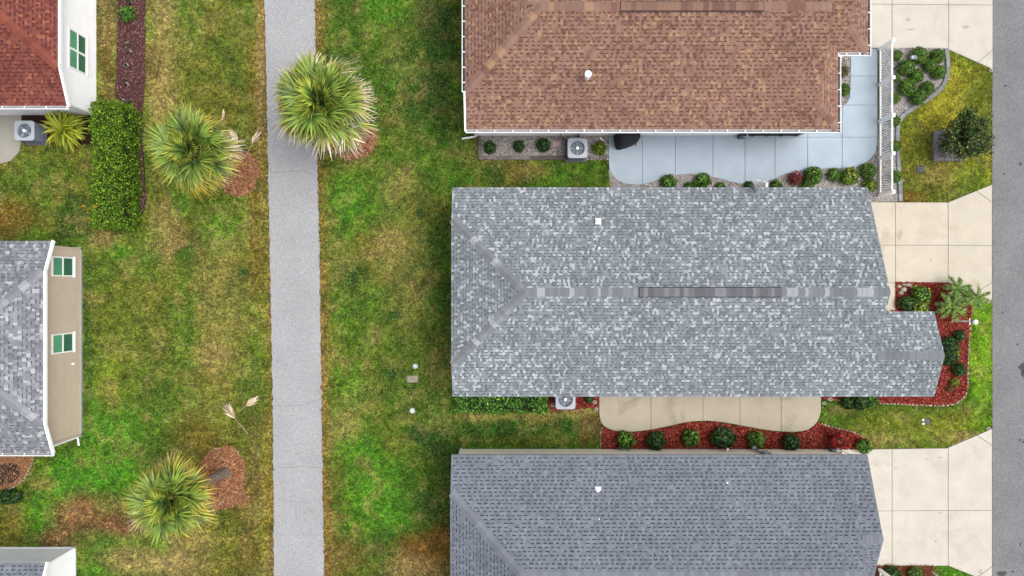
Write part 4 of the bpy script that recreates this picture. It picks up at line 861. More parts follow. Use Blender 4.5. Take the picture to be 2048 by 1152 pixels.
HOUSE_FOOT = [[(xw + .2, ys + .42), (xe - .2, ys + .42), (xe - .2, yn - .42), (xw + .2, yn - .42)], [(xw2 + .2, ys2), (xe - .2, ys2), (xe - .2, yn2 - .42), (xw2 + .2, yn2 - .42)], [(xwb + .3, ysb + .38), (xga, ysb + .38), (xga, 20), (xwb + .3, 20)],
              [(-30, 7.86), (-18.9, 7.86), (-18.9, 20), (-30, 20)], [(-30, -6.7), (-19.55, -6.7), (-19.55, 1.8), (-30, 1.8)], [(-30, -20), (-19.84, -20), (-19.84, -11.78), (-30, -11.78)]]

# ------------------------------------------------------------------ air conditioners
def condenser(x, y, label, w=.86, h=.82):
    t = thing('air_conditioner', label, 'air conditioner', (x, y, 0), group='outdoor condenser units'); r = w / 2
    def rr(s, q, z, n=5):
        out = []
        for cx, cy, a0 in ((s - q, s - q, 0), (-s + q, s - q, 90), (-s + q, -s + q, 180), (s - q, -s + q, 270)):
            for i in range(n): a = math.radians(a0 + 90 * i / (n - 1)); out.append((cx + q * math.cos(a), cy + q * math.sin(a), z))
        return out
    m = MB(); m.bbox(-r - .06, r + .06, -r - .06, r + .06, 0, .08, .015); m.obj('pad', material('condenser_pad', C(120, 120, 122), .9, noise=(20, .15)), t)
    m = MB(); m.loft([rr(r - .03, .1, .08), rr(r - .03, .1, h - .21)]); cab = m.obj('cabinet', M_condside, t)
    for i in range(8):
        z = .14 + i * .075; m = MB(); m.loft([rr(r - .005, .1, z), rr(r - .005, .1, z + .035), rr(r - .03, .1, z + .05)]); m.obj('louvre', M_condside, cab)
    # top plate with a round opening
    N = 40; fr = .315; outer = []
    def sqr(a, q=9): return (abs(math.cos(a)) ** q + abs(math.sin(a)) ** q) ** (-1 / q)
    AN = [2 * math.pi * i / 48 for i in range(48)]
    def ringz(z, k=1.0): return [((r + .01) * k * sqr(a) * math.cos(a), (r + .01) * k * sqr(a) * math.sin(a), z) for a in AN]
    def circ(z, q): return [(q * math.cos(a), q * math.sin(a), z) for a in AN]
    m = MB(); m.loft([ringz(h - .06), ringz(h - .01), ringz(h, .975), circ(h + .01, fr + .015), circ(h - .004, fr), circ(h - .2, fr)], cap0=False, cap1=False); m.obj('top_panel', M_cond, t)
    m = MB(); m.lathe([(fr - .002, h - .2), (fr - .002, h - .17)], 32); m.obj('fan_well', M_condin, t)
    ph = R() * 2
    for k in range(4):
        m = MB(); a0 = ph + k * math.pi / 2; pts0, pts1 = [], []
        for i in range(6):
            a = a0 + i / 5 * .62; rad = fr - .035
            pts0.append((.06 * math.cos(a0 + i / 5 * .9), .06 * math.sin(a0 + i / 5 * .9), h - .1 - i * .008)); pts1.append((rad * math.cos(a), rad * math.sin(a), h - .075 - i * .014))
        for i in range(5): m.face([pts0[i], pts1[i], pts1[i + 1], pts0[i + 1]])
        m.obj('fan_blade', M_blade_metal, t)
    m = MB(); m.lathe([(.05, h - .12), (.07, h - .1), (.07, h + .012), (.05, h + .022)], 18); m.obj('fan_hub', M_white, t)
    m = MB()
    for k in range(10): a = k * math.pi / 5 + .2; m.tube([(.06 * math.cos(a), .06 * math.sin(a), h + .012), (fr * math.cos(a), fr * math.sin(a), h + .012)], .0045, 4)
    for q in (.2,): m.tube([(q * math.cos(2 * math.pi * i / 28), q * math.sin(2 * math.pi * i / 28), h + .008) for i in range(29)], .003, 4)
    m.obj('grille', M_steel, t)
    return t
c = P(48, 261, .82); condenser(c.x, c.y, 'condenser unit on the concrete slab beside the red roofed house')
c = P(1155, 296, .82); condenser(c.x, c.y, 'condenser unit in the gravel bed under the brown roof')
c = P(1131, 799, .82); condenser(c.x, c.y, 'condenser unit half under the eave of the light grey roof')
m = MB(); a = P(1145, 274); b = P(1160, 270)
m.tube([P(1118, 268) + Vector((0, 0, .9)), P(1121, 275) + Vector((0, 0, .25)), P(1128, 279) + Vector((0, 0, .12)), P(1138, 288) + Vector((0, 0, .2))], .018, 6); tag(m.obj('conduit', M_dark), 'thin dark conduit running from the wall to the gravel bed condenser', 'conduit')

# ------------------------------------------------------------------ covered grill
def grill():
    base = [(1231, 267), (1273, 267), (1275, 276), (1274, 285), (1266, 291), (1246, 299), (1233, 300), (1229, 290), (1227, 279), (1228, 271)]
    cx, cy = P(1250, 282)[:2]; t = thing('covered_grill', 'black fabric covered barbecue grill on the blue patio', 'grill', (cx, cy, .07))
    g = [(p[0] - cx, p[1] - cy) for p in smooth_curve(PL(base), 4, True)]
    rings = []
    for z, s, wv in ((0, 1.0, .035), (.12, 1.01, .03), (.4, .97, .02), (.75, .95, .012), (.86, .93, .008), (.93, .84, .0), (1.02, .66, 0), (1.06, .4, 0), (1.065, .1, 0)):
        rings.append([(x * s * (1 + wv * math.sin(i * 1.9)), y * s * (1 + wv * math.cos(i * 2.3)), z) for i, (x, y) in enumerate(g)])
    m = MB(); m.loft(rings[::1]); o = m.obj('cover', M_black, t, smooth=True)
    m = MB()
    for i, w in enumerate((.035, .028, .028, .02)): x = -.02 + i * .045; m.box(x, x + w, -.19, -.165 + (.02 if i == 3 else 0), 1.0, 1.012)
    m.obj('cover_mark', M_white, t, loc=(0.02, 0, -.075), label='small white mark printed on the cover')
    m = MB(); m.tube([(.33, -.14, .35), (.4, -.24, .33), (.42, -.27, .2)], .022, 6); m.obj('strap', M_black, t)
grill()

# ------------------------------------------------------------------ roof dish, lamps, posts, boxes, lids
def dish():
    p = P(1507, 381, 2.85); t = thing('satellite_dish', 'white satellite dish on a strut mount at the light grey eave', 'satellite dish', (p.x, p.y, 2.84))
    def rel(px, py, z): q = P(px, py, z); return Vector((q.x - p.x, q.y - p.y, z - 2.84))
    top = rel(1507, 367, 3.5)
    for a, nm in (((1501, 382, 2.87), 'strut'), ((1512, 384, 2.9), 'strut'), ((1507, 378, 2.85), 'mast')):
        m = MB(); m.tube([rel(*a), top], .02 if nm == 'strut' else .028, 6); m.obj(nm, M_steel, t)
    m = MB(); m.bbox(-.16, -.06, -.1, .04, 0, .02, .005); m.obj('foot_plate', M_white, t)
    m = MB(); c = rel(1521, 365, 3.55); n = 20; ax = Vector((.12, .95, .25)).normalized(); u = Vector((1, -.1, 0)).normalized(); v = ax.cross(u)
    rings = []
    for r in (.02, .12, .22, .29): rings.append([c + (u * math.cos(2 * math.pi * i / n) + v * math.sin(2 * math.pi * i / n) * 1.05) * r + ax * (r * r * .9) for i in range(n)])
    m.loft(rings, cap1=False); back = [[q - ax * .012 for q in r] for r in rings]; m.loft(back, cap1=False); m.obj('dish', M_white, t, smooth=True)
    m = MB(); e = rel(1533, 368, 3.5); m.tube([c - v * .25, c + ax * .1, e], .014, 6); m.obj('arm', M_steel, t)
    m = MB(); m.bbox(e.x - .05, e.x + .05, e.y - .12, e.y + .1, e.z - .04, e.z + .05, .01); lb = m.obj('receiver', M_white, t)
    for s in (-.06, .04): k = MB(); k.lathe([(.025, e.z + .05), (.022, e.z + .065)], 10, (e.x, e.y + s)); k.obj('feed_horn', M_dark, lb)
dish()
def post_lamp():
    p = P(1911, 641); t = thing('lamp_post', 'white post lamp standing in the red mulch beside the small palms', 'lamp post', (p.x, p.y, .03))
    m = MB(); m.lathe([(.07, 0), (.07, .05), (.045, .08), (.042, .55), (.05, .57), (.05, .6), (.038, .62), (.036, 1.12)], 14); m.obj('post', M_white, t, smooth=False)
    m = MB(); m.beam((0, -.15, .93), (0, .15, .93), .03, .03); m.obj('crossbar', M_white, t)
    m = MB(); m.lathe([(.05, 1.12), (.085, 1.14), (.085, 1.16), (.07, 1.17)], 12); m.obj('lantern_base', M_dark, t)
    m = MB(); m.lathe([(.065, 1.17), (.09, 1.33), (.11, 1.335), (.06, 1.39), (.015, 1.42)], 10); m.obj('lantern', M_white, t)
post_lamp()
def solar_lamp():
    p = P(1786, 138); t = thing('solar_lamp', 'dark pole garden lamp with a blue solar panel among clipped shrubs', 'garden lamp', (p.x, p.y, .03))
    m = MB(); m.lathe([(.05, 0), (.05, .03), (.022, .05), (.02, 1.5)], 10); m.obj('pole', M_dark, t)
    m = MB(); m.bbox(-.12, .16, -.09, .09, 1.5, 1.58, .03); m.obj('lamp_head', M_steel, t, label='grey lamp head')
    m = MB(); m.bbox(.01, .13, -.06, .06, 1.58, 1.592, .004); m.obj('solar_panel', material('solar_cell', C(66, 84, 140), .2, spec=.6), t)
solar_lamp()
def lid(name, px, py, wx, wy, mat, label, cat, z=.03, rot=0, knobs=0):
    p = P(px, py); t = thing(name, label, cat, (p.x, p.y, 0), rot); m = MB(); m.bbox(-wx / 2, wx / 2, -wy / 2, wy / 2, -.02, z, .03); m.obj('lid', mat, t)
    m = MB(); m.bbox(-wx / 2 - .025, wx / 2 + .025, -wy / 2 - .025, wy / 2 + .025, -.02, z - .012, .03); m.obj('rim', M_dark if mat is M_meter else mat, t)
    for i in range(knobs): k = MB(); k.lathe([(.05, z - .001), (.05, z + .02), (.035, z + .03)], 12, (-wx * .38, (.5 - i) * wy * .55)); k.obj('cap', M_white, t)
    if not knobs: k = MB(); k.box(-.04, .04, -.012, .012, z, z + .006); k.obj('finger_slot', M_dark, t)
    return t
lid('meter_cover', 1841, 338, .36, .3, M_meter, 'dark grey meter cover in the dry lawn below the block planter', 'utility cover', .03, .05)
lid('meter_cover', 1852, 843, .4, .32, M_meter, 'dark grey meter cover with two white caps in the lower front lawn', 'utility cover', .03, .05, 2)
lid('valve_box', 825, 758, .5, .3, M_beige, 'beige rectangular valve box lid in the middle lawn', 'utility cover', .04, .02)
for px, py, lab in ((831, 732, 'white round cleanout cap just above the beige valve box'), (825, 821, 'white round cleanout cap below the beige valve box')):
    p = P(px, py); t = thing('cleanout_cap', lab, 'pipe cap', (p.x, p.y, 0), R(), 'lawn cleanout caps'); m = MB(); m.lathe([(.1, -.02), (.1, .05), (.12, .055), (.12, .075), (.1, .085)], 20); m.obj('cap', material('cap_white', C(214, 232, 226), .5, noise=(20, .05)), t)
    m = MB(); m.bbox(-.03, .03, -.03, .03, .084, .105, .006); m.obj('nub', M_white, t)
p = P(1113, 288); m = MB(); m.bbox(-.19, .19, -.13, .13, .02, .07, .02); tag(m.obj('paver', M_pink, loc=(p.x, p.y, .01)), 'pink rectangular stepping paver in the gravel under the brown roof', 'paver')
def rings(pts):
    for px, py, lab in pts:
        p = P(px, py); m = MB(); n = 18; prof = [(.085, .0), (.085, .05), (.07, .065), (.05, .065), (.04, .05), (.04, .0)]
        rg = [[(r * math.cos(2 * math.pi * j / n), r * math.sin(2 * math.pi * j / n), z) for j in range(n)] for r, z in prof]; m.loft(rg, cap0=False, cap1=False)
        tag(m.obj('sprinkler_ring', material('ring_white', C(216, 212, 204), .8, noise=(20, .15)), loc=(p.x, p.y, .02)), lab, 'sprinkler ring', 'white concrete sprinkler rings')
rings([(1105, 809, 'white sprinkler ring left of the half hidden condenser'), (1189, 804, 'white sprinkler ring right of the half hidden condenser by the patio'), (1192, 818, 'white sprinkler ring at the bed corner by the tan patio'),
       (1647, 806, 'white sprinkler ring at the right end of the tan patio'), (1660, 798, 'white sprinkler ring under the eave by the dark low shrub'), (1975, 603, 'white sprinkler ring by the street near the small palms'), (1975, 857, 'white sprinkler ring at the lower driveway corner by the street'),
       (1980, 141, 'white sprinkler ring at the upper driveway corner by the street'), (1212, 274, 'white sprinkler ring in the gravel beside the covered grill')])
p = P(1482, 275); t = thing('utility_box', 'small blue grey utility box on the blue patio by the screen', 'box', (p.x, p.y, .07)); m = MB(); m.bbox(-.17, .1, -.1, .1, 0, .42, .02); m.obj('body', material('blue_grey_box', C(126, 142, 164), .5, noise=(12, .08)), t); m = MB(); m.bbox(-.06, .13, -.1, .07, .42, .5, .015); m.obj('lid', M_cond, t)
m = MB(); m.box(-.07, .05, -.06, .03, .5, .505); m.obj('lid_panel', M_dark, t)
p = P(1207, 282); m = MB(); m.tube([P(1199, 275) + Vector((0, 0, .06)), P(1207, 282) + Vector((0, 0, .05))], .03, 6); tag(m.obj('pipe_end', M_white), 'short white pipe lying in the gravel by the covered grill', 'pipe')
# wall fittings of the slate house
def wall_fit(px, label, name, build):
    x = P(px, 0).x; t = thing(name, label, name.replace('_', ' ').split()[-1], (x, yn2 - .42, 0)); build(t)
def spigot(t):
    m = MB(); m.tube([(0, 0, .5), (0, .16, .5), (0, .2, .42)], .025, 6); m.obj('pipe', M_white, t); m = MB(); m.lathe([(.05, .53), (.05, .55)], 10, (0, .12)); m.obj('handle', M_white, t)
wall_fit(1448, 'white hose spigot on the slate house wall', 'hose_spigot', spigot)
def meterbox(t):
    m = MB(); m.bbox(-.16, .12, .0, .16, .9, 1.5, .02); m.obj('box', M_cond, t); m = MB(); m.tube([(-.2, .08, 2.3), (-.2, .08, 1.2), (-.3, .1, .3), (-.3, .2, .05)], .035, 6); m.obj('conduit', M_steel, t)
    m = MB(); m.lathe([(.1, 1.5), (.1, 1.56), (.07, 1.58)], 14, (-.02, .09)); m.obj('meter', M_glass_dk, t)
wall_fit(1515, 'grey electric meter box on the slate house wall', 'electric_meter', meterbox)
p = P(1502, 891); m = MB(); m.lathe([(.08, 0), (.08, .35), (.1, .36), (.1, .4), (.06, .42)], 14); tag(m.obj('vent_stack', M_steel, loc=(p.x, p.y, .03)), 'short grey capped pipe in red mulch by the meter box', 'pipe')
def spouts(t):
    m = MB(); m.tube([(.3, -.1, 2.6), (.25, .06, 2.2), (.02, .06, .5), (-.05, .2, .12)], .04, 4); m.obj('pipe', M_white, t); m = MB(); m.bbox(-.4, -.15, .0, .14, .35, .6, .02); m.obj('box', M_meter, t)
wall_fit(1668, 'white downpipe and small grey box at the right of the slate wall', 'wall_downpipe', spouts)
p = P(1861, 1142); m = MB(); m.tube([(0, 0, 0), (0, 0, 1.15)], .022, 6); m.lathe([(.05, 1.15), (.05, 1.2), (.02, 1.23)], 8); tag(m.obj('stake_lamp', M_white, loc=(p.x, p.y, .03)), 'thin white stake in the pine straw at the bottom edge', 'stake')

# ------------------------------------------------------------------ white picket fences
def fence(x, ylist, label, h=1.2, spacing=.098):
    t = thing('picket_fence', label, 'fence', (x, ylist[-1], 0), group='white picket fences'); y0 = ylist[-1]
    pm = MB(); pm.box(-.06, .06, -.06, .06, 0, h); pm = pm.mesh('post', M_white); cm = MB(); cm.loft([[(-.08, -.08, h), (.08, -.08, h), (.08, .08, h), (-.08, .08, h)], [(-.08, -.08, h + .03), (.08, -.08, h + .03), (.08, .08, h + .03), (-.08, .08, h + .03)], [(-.015, -.015, h + .09), (.015, -.015, h + .09), (.015, .015, h + .09), (-.015, .015, h + .09)]]); cm = cm.mesh('post_cap', M_white)
    km = MB(); km.box(-.014, .014, -.02, .02, .1, h - .08); km = km.mesh('picket', M_white)
    for y in ylist: q = link('post', pm, t, loc=(0, y - y0, 0)); link('post_cap', cm, q)
    for a, b in zip(ylist[:-1], ylist[1:]):
        for z in (.12, h - .14):
            r = MB(); r.box(-.028, .028, b - y0 + .062, a - y0 - .062, z, z + .07); r.obj('rail', M_white, t)
        n = int((a - b - .12) / spacing)
        for i in range(n): link('picket', km, t, loc=(0, b - y0 + .06 + (a - b - .12) * (i + .5) / n, 0))
fx = P(1757, 0).x
fence(fx, [P(0, y).y for y in (99, 171, 244, 317, 391)], 'long white picket fence between the blue patio and the clipped shrubs')
fence(P(1757, 0).x, [P(0, y).y for y in (1138, 1210, 1280)], 'white picket fence end at the bottom edge beside the slate roof')

# ------------------------------------------------------------------ block planter
p = P(1893, 293)
pl = thing('block_planter', 'square planter of grey blocks round the small tree', 'planter', (p.x, p.y, 0)); bmesh_b = MB(); bmesh_b.bbox(-.5, .5, -.5, .5, 0, 1, .03, C(150, 146, 146)); bmk = [bmesh_b.mesh('block', M_stone)]
for c_ in (C(168, 164, 164), C(136, 132, 134)): q = MB(); q.bbox(-.5, .5, -.5, .5, 0, 1, .03, c_); bmk.append(q.mesh('block', M_stone))
hw = .68
for z in (0, .1):
    for sd in range(4):
        for i in range(4):
            a = -hw + .08 + (i + .5) * (2 * hw - .16) / 4 + (.08 if z else -.08); ang = sd * math.pi / 2
            M4 = Matrix.Rotation(ang, 4, 'Z') @ Matrix.Translation((a, -hw + .08, z)) @ Matrix.Diagonal(((2 * hw - .16) / 4 - .012, .17, .098, 1))
            link('block', random.choice(bmk), pl, mat4=M4)
V, F, cc = loose_stones([(-.55, -.55), (.55, -.55), (.55, .55), (-.55, .55)], 900, .02, .05, [C(176, 170, 168), C(150, 146, 146), C(200, 196, 192), C(128, 122, 120)], .12)
link('gravel', finish_mesh('gravel', V, F, M_stone, cc), pl, kind='stuff')
m = MB(); m.box(-.58, .58, -.58, .58, 0, .1); m.obj('soil', material('planter_soil', C(104, 98, 96), .95, noise=(18, .3)), pl)
EXCL.append([(p.x - hw, p.y - hw), (p.x + hw, p.y - hw), (p.x + hw, p.y + hw), (p.x - hw, p.y + hw)])

# boulders at the front bed corner
for i, (px, py, s, c_) in enumerate([(1795, 573, .3, C(206, 172, 136)), (1804, 579, .36, C(206, 198, 188)), (1813, 570, .34, C(196, 180, 164)), (1799, 586, .28, C(186, 168, 150)), (1806, 569, .24, C(182, 168, 152)), (1820, 574, .22, C(190, 160, 132))]):
    V, F = stone_mesh(50 + i, .75); p = P(px, py)
    o = link('boulder', finish_mesh('boulder', [(x * s, y * s, z * s + s * .3) for x, y, z in V], F, M_stone, [c_] * len(F), 'FACE', True), loc=(p.x, p.y, .02))
    tag(o, ['tan boulder at the left of the rock pile in the front bed', 'largest pale boulder in the middle of the front rock pile', 'grey tan boulder at the upper right of the front rock pile', 'brownish boulder at the bottom of the front rock pile', 'small boulder at the top of the front rock pile', 'small orange boulder at the right end of the front rock pile'][i], 'boulder', 'boulders at the front bed corner')

# ------------------------------------------------------------------ foliage
FK = 1.9
def leaf_cloud(pts, nrmv, lmin, lmax, asp, cols, spread=.6):
    """one folded-rhomb leaf at each point, facing roughly along nrmv"""
    n = len(pts); N0 = nrmv + RNG.normal(0, spread, (n, 3)); N0 /= np.linalg.norm(N0, axis=1)[:, None]
    T = RNG.normal(0, 1, (n, 3)); T -= N0 * (T * N0).sum(1)[:, None]; T /= np.linalg.norm(T, axis=1)[:, None]; B = np.cross(N0, T)
    l = RNG.uniform(lmin, lmax, n)[:, None] / 2; w = l * asp
    V = np.stack([pts - T * l, pts + B * w + N0 * l * .15, pts + T * l, pts - B * w + N0 * l * .15], 1).reshape(-1, 3)
    F = np.arange(4 * n).reshape(n, 4); cc = np.array(cols)[RNG.integers(0, len(cols), n)] * RNG.uniform(.35, 1.65, (n, 1))
    return V, F, np.repeat(np.clip(cc * FK, 0, .8), 4, 0)
G_BOX = [C(74, 114, 40), C(92, 132, 46), C(56, 94, 34), C(128, 158, 62), C(44, 78, 30), C(104, 142, 52)]
G_DARK = [C(46, 82, 38), C(60, 98, 44), C(34, 64, 32), C(90, 126, 58), C(28, 52, 28)]
G_MID = [C(78, 122, 38), C(98, 142, 46), C(56, 98, 32), C(130, 164, 62), C(44, 80, 30)]
G_YEL = [C(128, 148, 44), C(96, 126, 40), C(158, 168, 60), C(72, 104, 36)]
G_RED = [C(150, 52, 62), C(120, 36, 46), C(196, 96, 104), C(74, 76, 44), C(96, 40, 44)]
G_CRIM = [C(140, 30, 34), C(112, 24, 30), C(170, 44, 44), C(60, 50, 34)]
G_BRN = [C(128, 98, 60), C(104, 84, 50), C(84, 92, 44), C(146, 114, 74)]
SHR = {}
def shrub_mesh(kind, var):
    """unit shrub: radius 1, sits on z=0, top near 1.5"""
    key = (kind, var)
    if key in SHR: return SHR[key]
    cols, n, lmin, lmax, lump, loose = {'box': (G_BOX, 900, .17, .32, .05, .06), 'dark': (G_DARK, 800, .18, .36, .1, .1), 'mid': (G_MID, 700, .2, .4, .16, .14), 'yellow': (G_YEL, 650, .2, .42, .16, .14),
                                        'red': (G_RED, 700, .2, .4, .25, .2), 'crimson': (G_CRIM, 500, .2, .42, .35, .3), 'brown': (G_BRN, 900, .1, .2, .1, .1)}[kind]
    d = RNG.normal(0, 1, (n, 3)); d[:, 2] = np.abs(d[:, 2]) * 1.0 - .25; d /= np.linalg.norm(d, axis=1)[:, None]
    ph = RNG.uniform(0, 6.28, 6); lumpv = 1 + lump * (np.sin(3 * d[:, 0] * 2 + ph[0]) + np.sin(4 * d[:, 1] * 2 + ph[1]) + np.sin(5 * d[:, 2] + ph[2]) + np.sin(7 * d[:, 0] - 5 * d[:, 1] + ph[3])) * .5
    rad = (1 - np.abs(RNG.normal(0, loose, n)) * 1.2 + np.maximum(0, RNG.normal(0, loose * .5, n))) * lumpv
    pts = d * rad[:, None] * np.array([1, 1, .85]); pts[:, 2] += .62; pts[:, 2] = np.maximum(pts[:, 2], .05)
    V, F, c = leaf_cloud(pts, d, lmin, lmax, .5, cols, .55)
    fol = finish_mesh('foliage', V, F, M_leaf, c)
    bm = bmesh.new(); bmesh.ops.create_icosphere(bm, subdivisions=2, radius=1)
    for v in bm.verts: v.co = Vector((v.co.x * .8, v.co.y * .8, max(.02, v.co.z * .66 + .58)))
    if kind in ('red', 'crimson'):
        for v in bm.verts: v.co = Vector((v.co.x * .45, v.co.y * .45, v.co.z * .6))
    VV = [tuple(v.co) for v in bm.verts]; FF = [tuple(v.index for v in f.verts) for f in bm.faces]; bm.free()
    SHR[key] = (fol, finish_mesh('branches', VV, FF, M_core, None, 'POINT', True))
    return SHR[key]
def shrub(px, py, r_px, kind, label, group, hz=1.0, name='shrub', sx=1, sy=1):
    """px, py: where the crown shows in the photograph; r_px its radius there"""
    zc = r_px / 44 * .6 * hz; p = P(px, py, zc); r = r_px / FPX * (H - zc) / 1.03
    t = thing(name, label, 'shrub', (p.x, p.y, .02), U(0, 6.28) if sx == sy else 0, group); f, b = shrub_mesh(kind, random.randrange(4)); rz = U(0, 6.28) if sx == sy else random.choice((0, math.pi))
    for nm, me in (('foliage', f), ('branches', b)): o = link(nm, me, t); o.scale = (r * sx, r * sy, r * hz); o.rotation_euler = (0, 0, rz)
EG = 'clipped round shrubs in the gravel bed by the white fence'
for a in [(1837, 112, 17, 'largest clipped shrub by the fence with the blue solar lamp over it'), (1874, 113, 15, 'clipped shrub in the top right corner of the fenced gravel bed'), (1793, 111, 10.5, 'clipped shrub right against the fence nearest the top driveway'),
          (1811, 136, 16, 'clipped shrub behind the dark solar lamp pole'), (1858, 132, 13, 'small clipped shrub just below the largest one and left of the edging'), (1876, 145, 14, 'clipped shrub touching the curved edging, lower right of its bed corner'),
          (1832, 153, 14, 'clipped shrub at the centre of the fenced gravel bed'), (1791, 157, 9.5, 'half hidden shrub against the fence at its second post'), (1813, 175, 17, 'large yellowish clipped shrub left in the fenced gravel bed'), (1854, 177, 14, 'clipped shrub by the inner side of the curved edging'),
          (1835, 195, 16, 'lowest clipped shrub of the bed cluster against the curved edging'), (1790, 197, 10, 'shrub against the fence beside the third bay of pickets'), (1789, 242, 11, 'shrub squeezed between fence and edging where the curve ends'), (1790, 293, 11, 'shrub between fence and straight edging left of the block planter'), (1791, 353, 12, 'lowest shrub between fence and straight edging near the driveway')]:
    shrub(a[0], a[1], a[2], 'box', a[3], EG)
SG = 'shrubs along the wavy edge of the blue patio'
for a in [(1336, 364, 15, 'mid', 'green shrub in the first hollow of the blue patio edge'), (1405, 361, 16, 'mid', 'bushy shrub in the middle of the first wavy hollow'), (1378, 374, 10, 'mid', 'low shrub peeking over the grey eave left of the bushy one'), (1440, 373, 9, 'mid', 'low shrub at the grey eave near the end of the first hollow'),
          (1497, 371, 9, 'dark', 'low dark shrub beside the satellite dish mount'), (1552, 372, 12, 'mid', 'low shrub at the eave right of the satellite dish'), (1590, 357, 13, 'red', 'burgundy leaved shrub by the blue patio'), (1626, 351, 18, 'box', 'rounded green shrub next to the burgundy one'), (1615, 371, 13, 'mid', 'light green shrub half under the eave below the burgundy one'),
          (1667, 349, 13, 'mid', 'loose bright green shrub between two rounded ones'), (1698, 353, 18, 'yellow', 'large rounded yellow green shrub by the blue patio'), (1736, 342, 16, 'box', 'rounded shrub nearest the fence at the blue patio corner'), (1738, 371, 14, 'yellow', 'yellow speckled shrub at the corner of the light grey roof')]:
    shrub(a[0], a[1], a[2], a[3], a[4], SG)
WG = 'shrubs in the gravel along the brown house wall'
for a in [(980, 295, 12.5, 'dark', 'leftmost dark round shrub in the wall gravel bed'), (1038, 293, 11.5, 'dark', 'second dark round shrub in the wall gravel bed'), (1087, 291, 13.5, 'dark', 'dark round shrub beside the pink paver'), (1199, 297, 13, 'yellow', 'yellow green shrub between condenser and covered grill')]:
    shrub(a[0], a[1], a[2], a[3], a[4], WG)
shrub(1685, 143, 13, 'brown', 'browned round shrub in the corner pocket under the brown eave', 'corner pocket shrubs'); shrub(1688, 180, 12, 'box', 'clipped green ball in the corner pocket under the brown eave', 'corner pocket shrubs')
MG = 'green shrubs in the red mulch above the slate roof'
for i, a in enumerate([(1251, 880, 17), (1312, 881, 18.5), (1381, 875, 17), (1446, 875, 21), (1513, 880, 17), (1582, 884, 17)]):
    shrub(a[0], a[1], a[2], 'dark' if i % 2 else 'mid', ['first', 'second', 'third', 'largest, fourth', 'fifth', 'sixth'][i] + ' green shrub from the left in the red mulch row by the slate roof', MG, sx=1 + (.15 if i == 3 else 0), sy=.99)
shrub(1672, 880, 19, 'crimson', 'crimson leaved plant at the right of the red mulch row', MG); shrub(1727, 892, 15, 'mid', 'light green shrub where the mulch row meets the driveway', MG)
FG = 'shrubs in the red front bed'
for a in [(1840, 590, 19, 'mid', 'spreading green shrub beside the rock pile'), (1812, 608, 16, 'dark', 'dark green shrub by the driveway strip and the small gable'), (1838, 612, 17, 'yellow', 'yellow green shrub above the small gable corner'), (1918, 671, 11, 'dark', 'small dark tuft under the white post lamp'), (1898, 690, 17, 'dark', 'dark shrub at the tip of the small front gable'), (1896, 714, 18, 'dark', 'dark shrub right below the front gable tip'), (1908, 702, 10, 'yellow', 'small yellow green shrub right of the gable tip shrubs'),
          (1918, 739, 13, 'dark', 'lone dark tuft in the lower front bed'), (1908, 764, 9, 'yellow', 'small yellow leaved plant in the lower front bed'), (1898, 778, 7, 'brown', 'tiny brownish plant at the bottom of the front bed'), (1695, 806, 13, 'dark', 'dark low shrub under the eave right of the tan patio'), (1720, 803, 17, 'dark', 'largest dark shrub under the long eave'), (1742, 801, 13, 'mid', 'green shrub under the eave next to the largest dark one')]:
    shrub(a[0], a[1], a[2], a[3], a[4], FG)
shrub(1785, 1147, 15, 'dark', 'dark shrub in the pine straw beside the lower fence', 'pine straw shrubs'); shrub(1829, 1147, 14, 'box', 'round green shrub in the pine straw bed', 'pine straw shrubs')
shrub(20, 993, 17, 'dark', 'dark glossy low shrub at the lower left edge', 'left edge plants', sx=1.6, sy=.9); shrub(256, 27, 15, 'mid', 'small green bush in the purple mulch strip', 'left edge plants')
shrub(1178, 797, 9, 'dark', 'little dark plant in mulch right of the half hidden condenser', 'left edge plants')
SP = 'withered plants in the purple mulch strip'
for i, (px, py) in enumerate([(263, 4), (255, 88), (258, 102), (255, 131), (254, 165), (254, 203)]):
    p = P(px, py); t = thing('withered_plant', ['withered grey plant at the top edge of the purple strip', 'withered plant above the pebbly clump in the purple strip', 'straggly pebbly clump in the purple strip', 'dark withered plant in the middle of the purple strip', 'withered plant with a brown stain in the purple strip', 'withered plant touching the hedge end'][i], 'plant', (p.x, p.y, .03), U(0, 6), SP)
    n = 90; d = RNG.normal(0, 1, (n, 3)); d[:, 2] = np.abs(d[:, 2]); d /= np.linalg.norm(d, axis=1)[:, None]; pts = d * RNG.uniform(.04, .2, (n, 1)); pts[:, 2] *= .6
    V, F, c = leaf_cloud(pts, d, .06, .14, .4, [C(52, 46, 46), C(86, 78, 76), C(190, 184, 180), C(38, 34, 34), C(120, 104, 98)], .8); link('foliage', finish_mesh('foliage', V, F, M_leaf, c), t)
    m = MB(); m.tube([(0, 0, -.02), (.02, .01, .1)], .015, 5); m.obj('stem', M_bark, t)
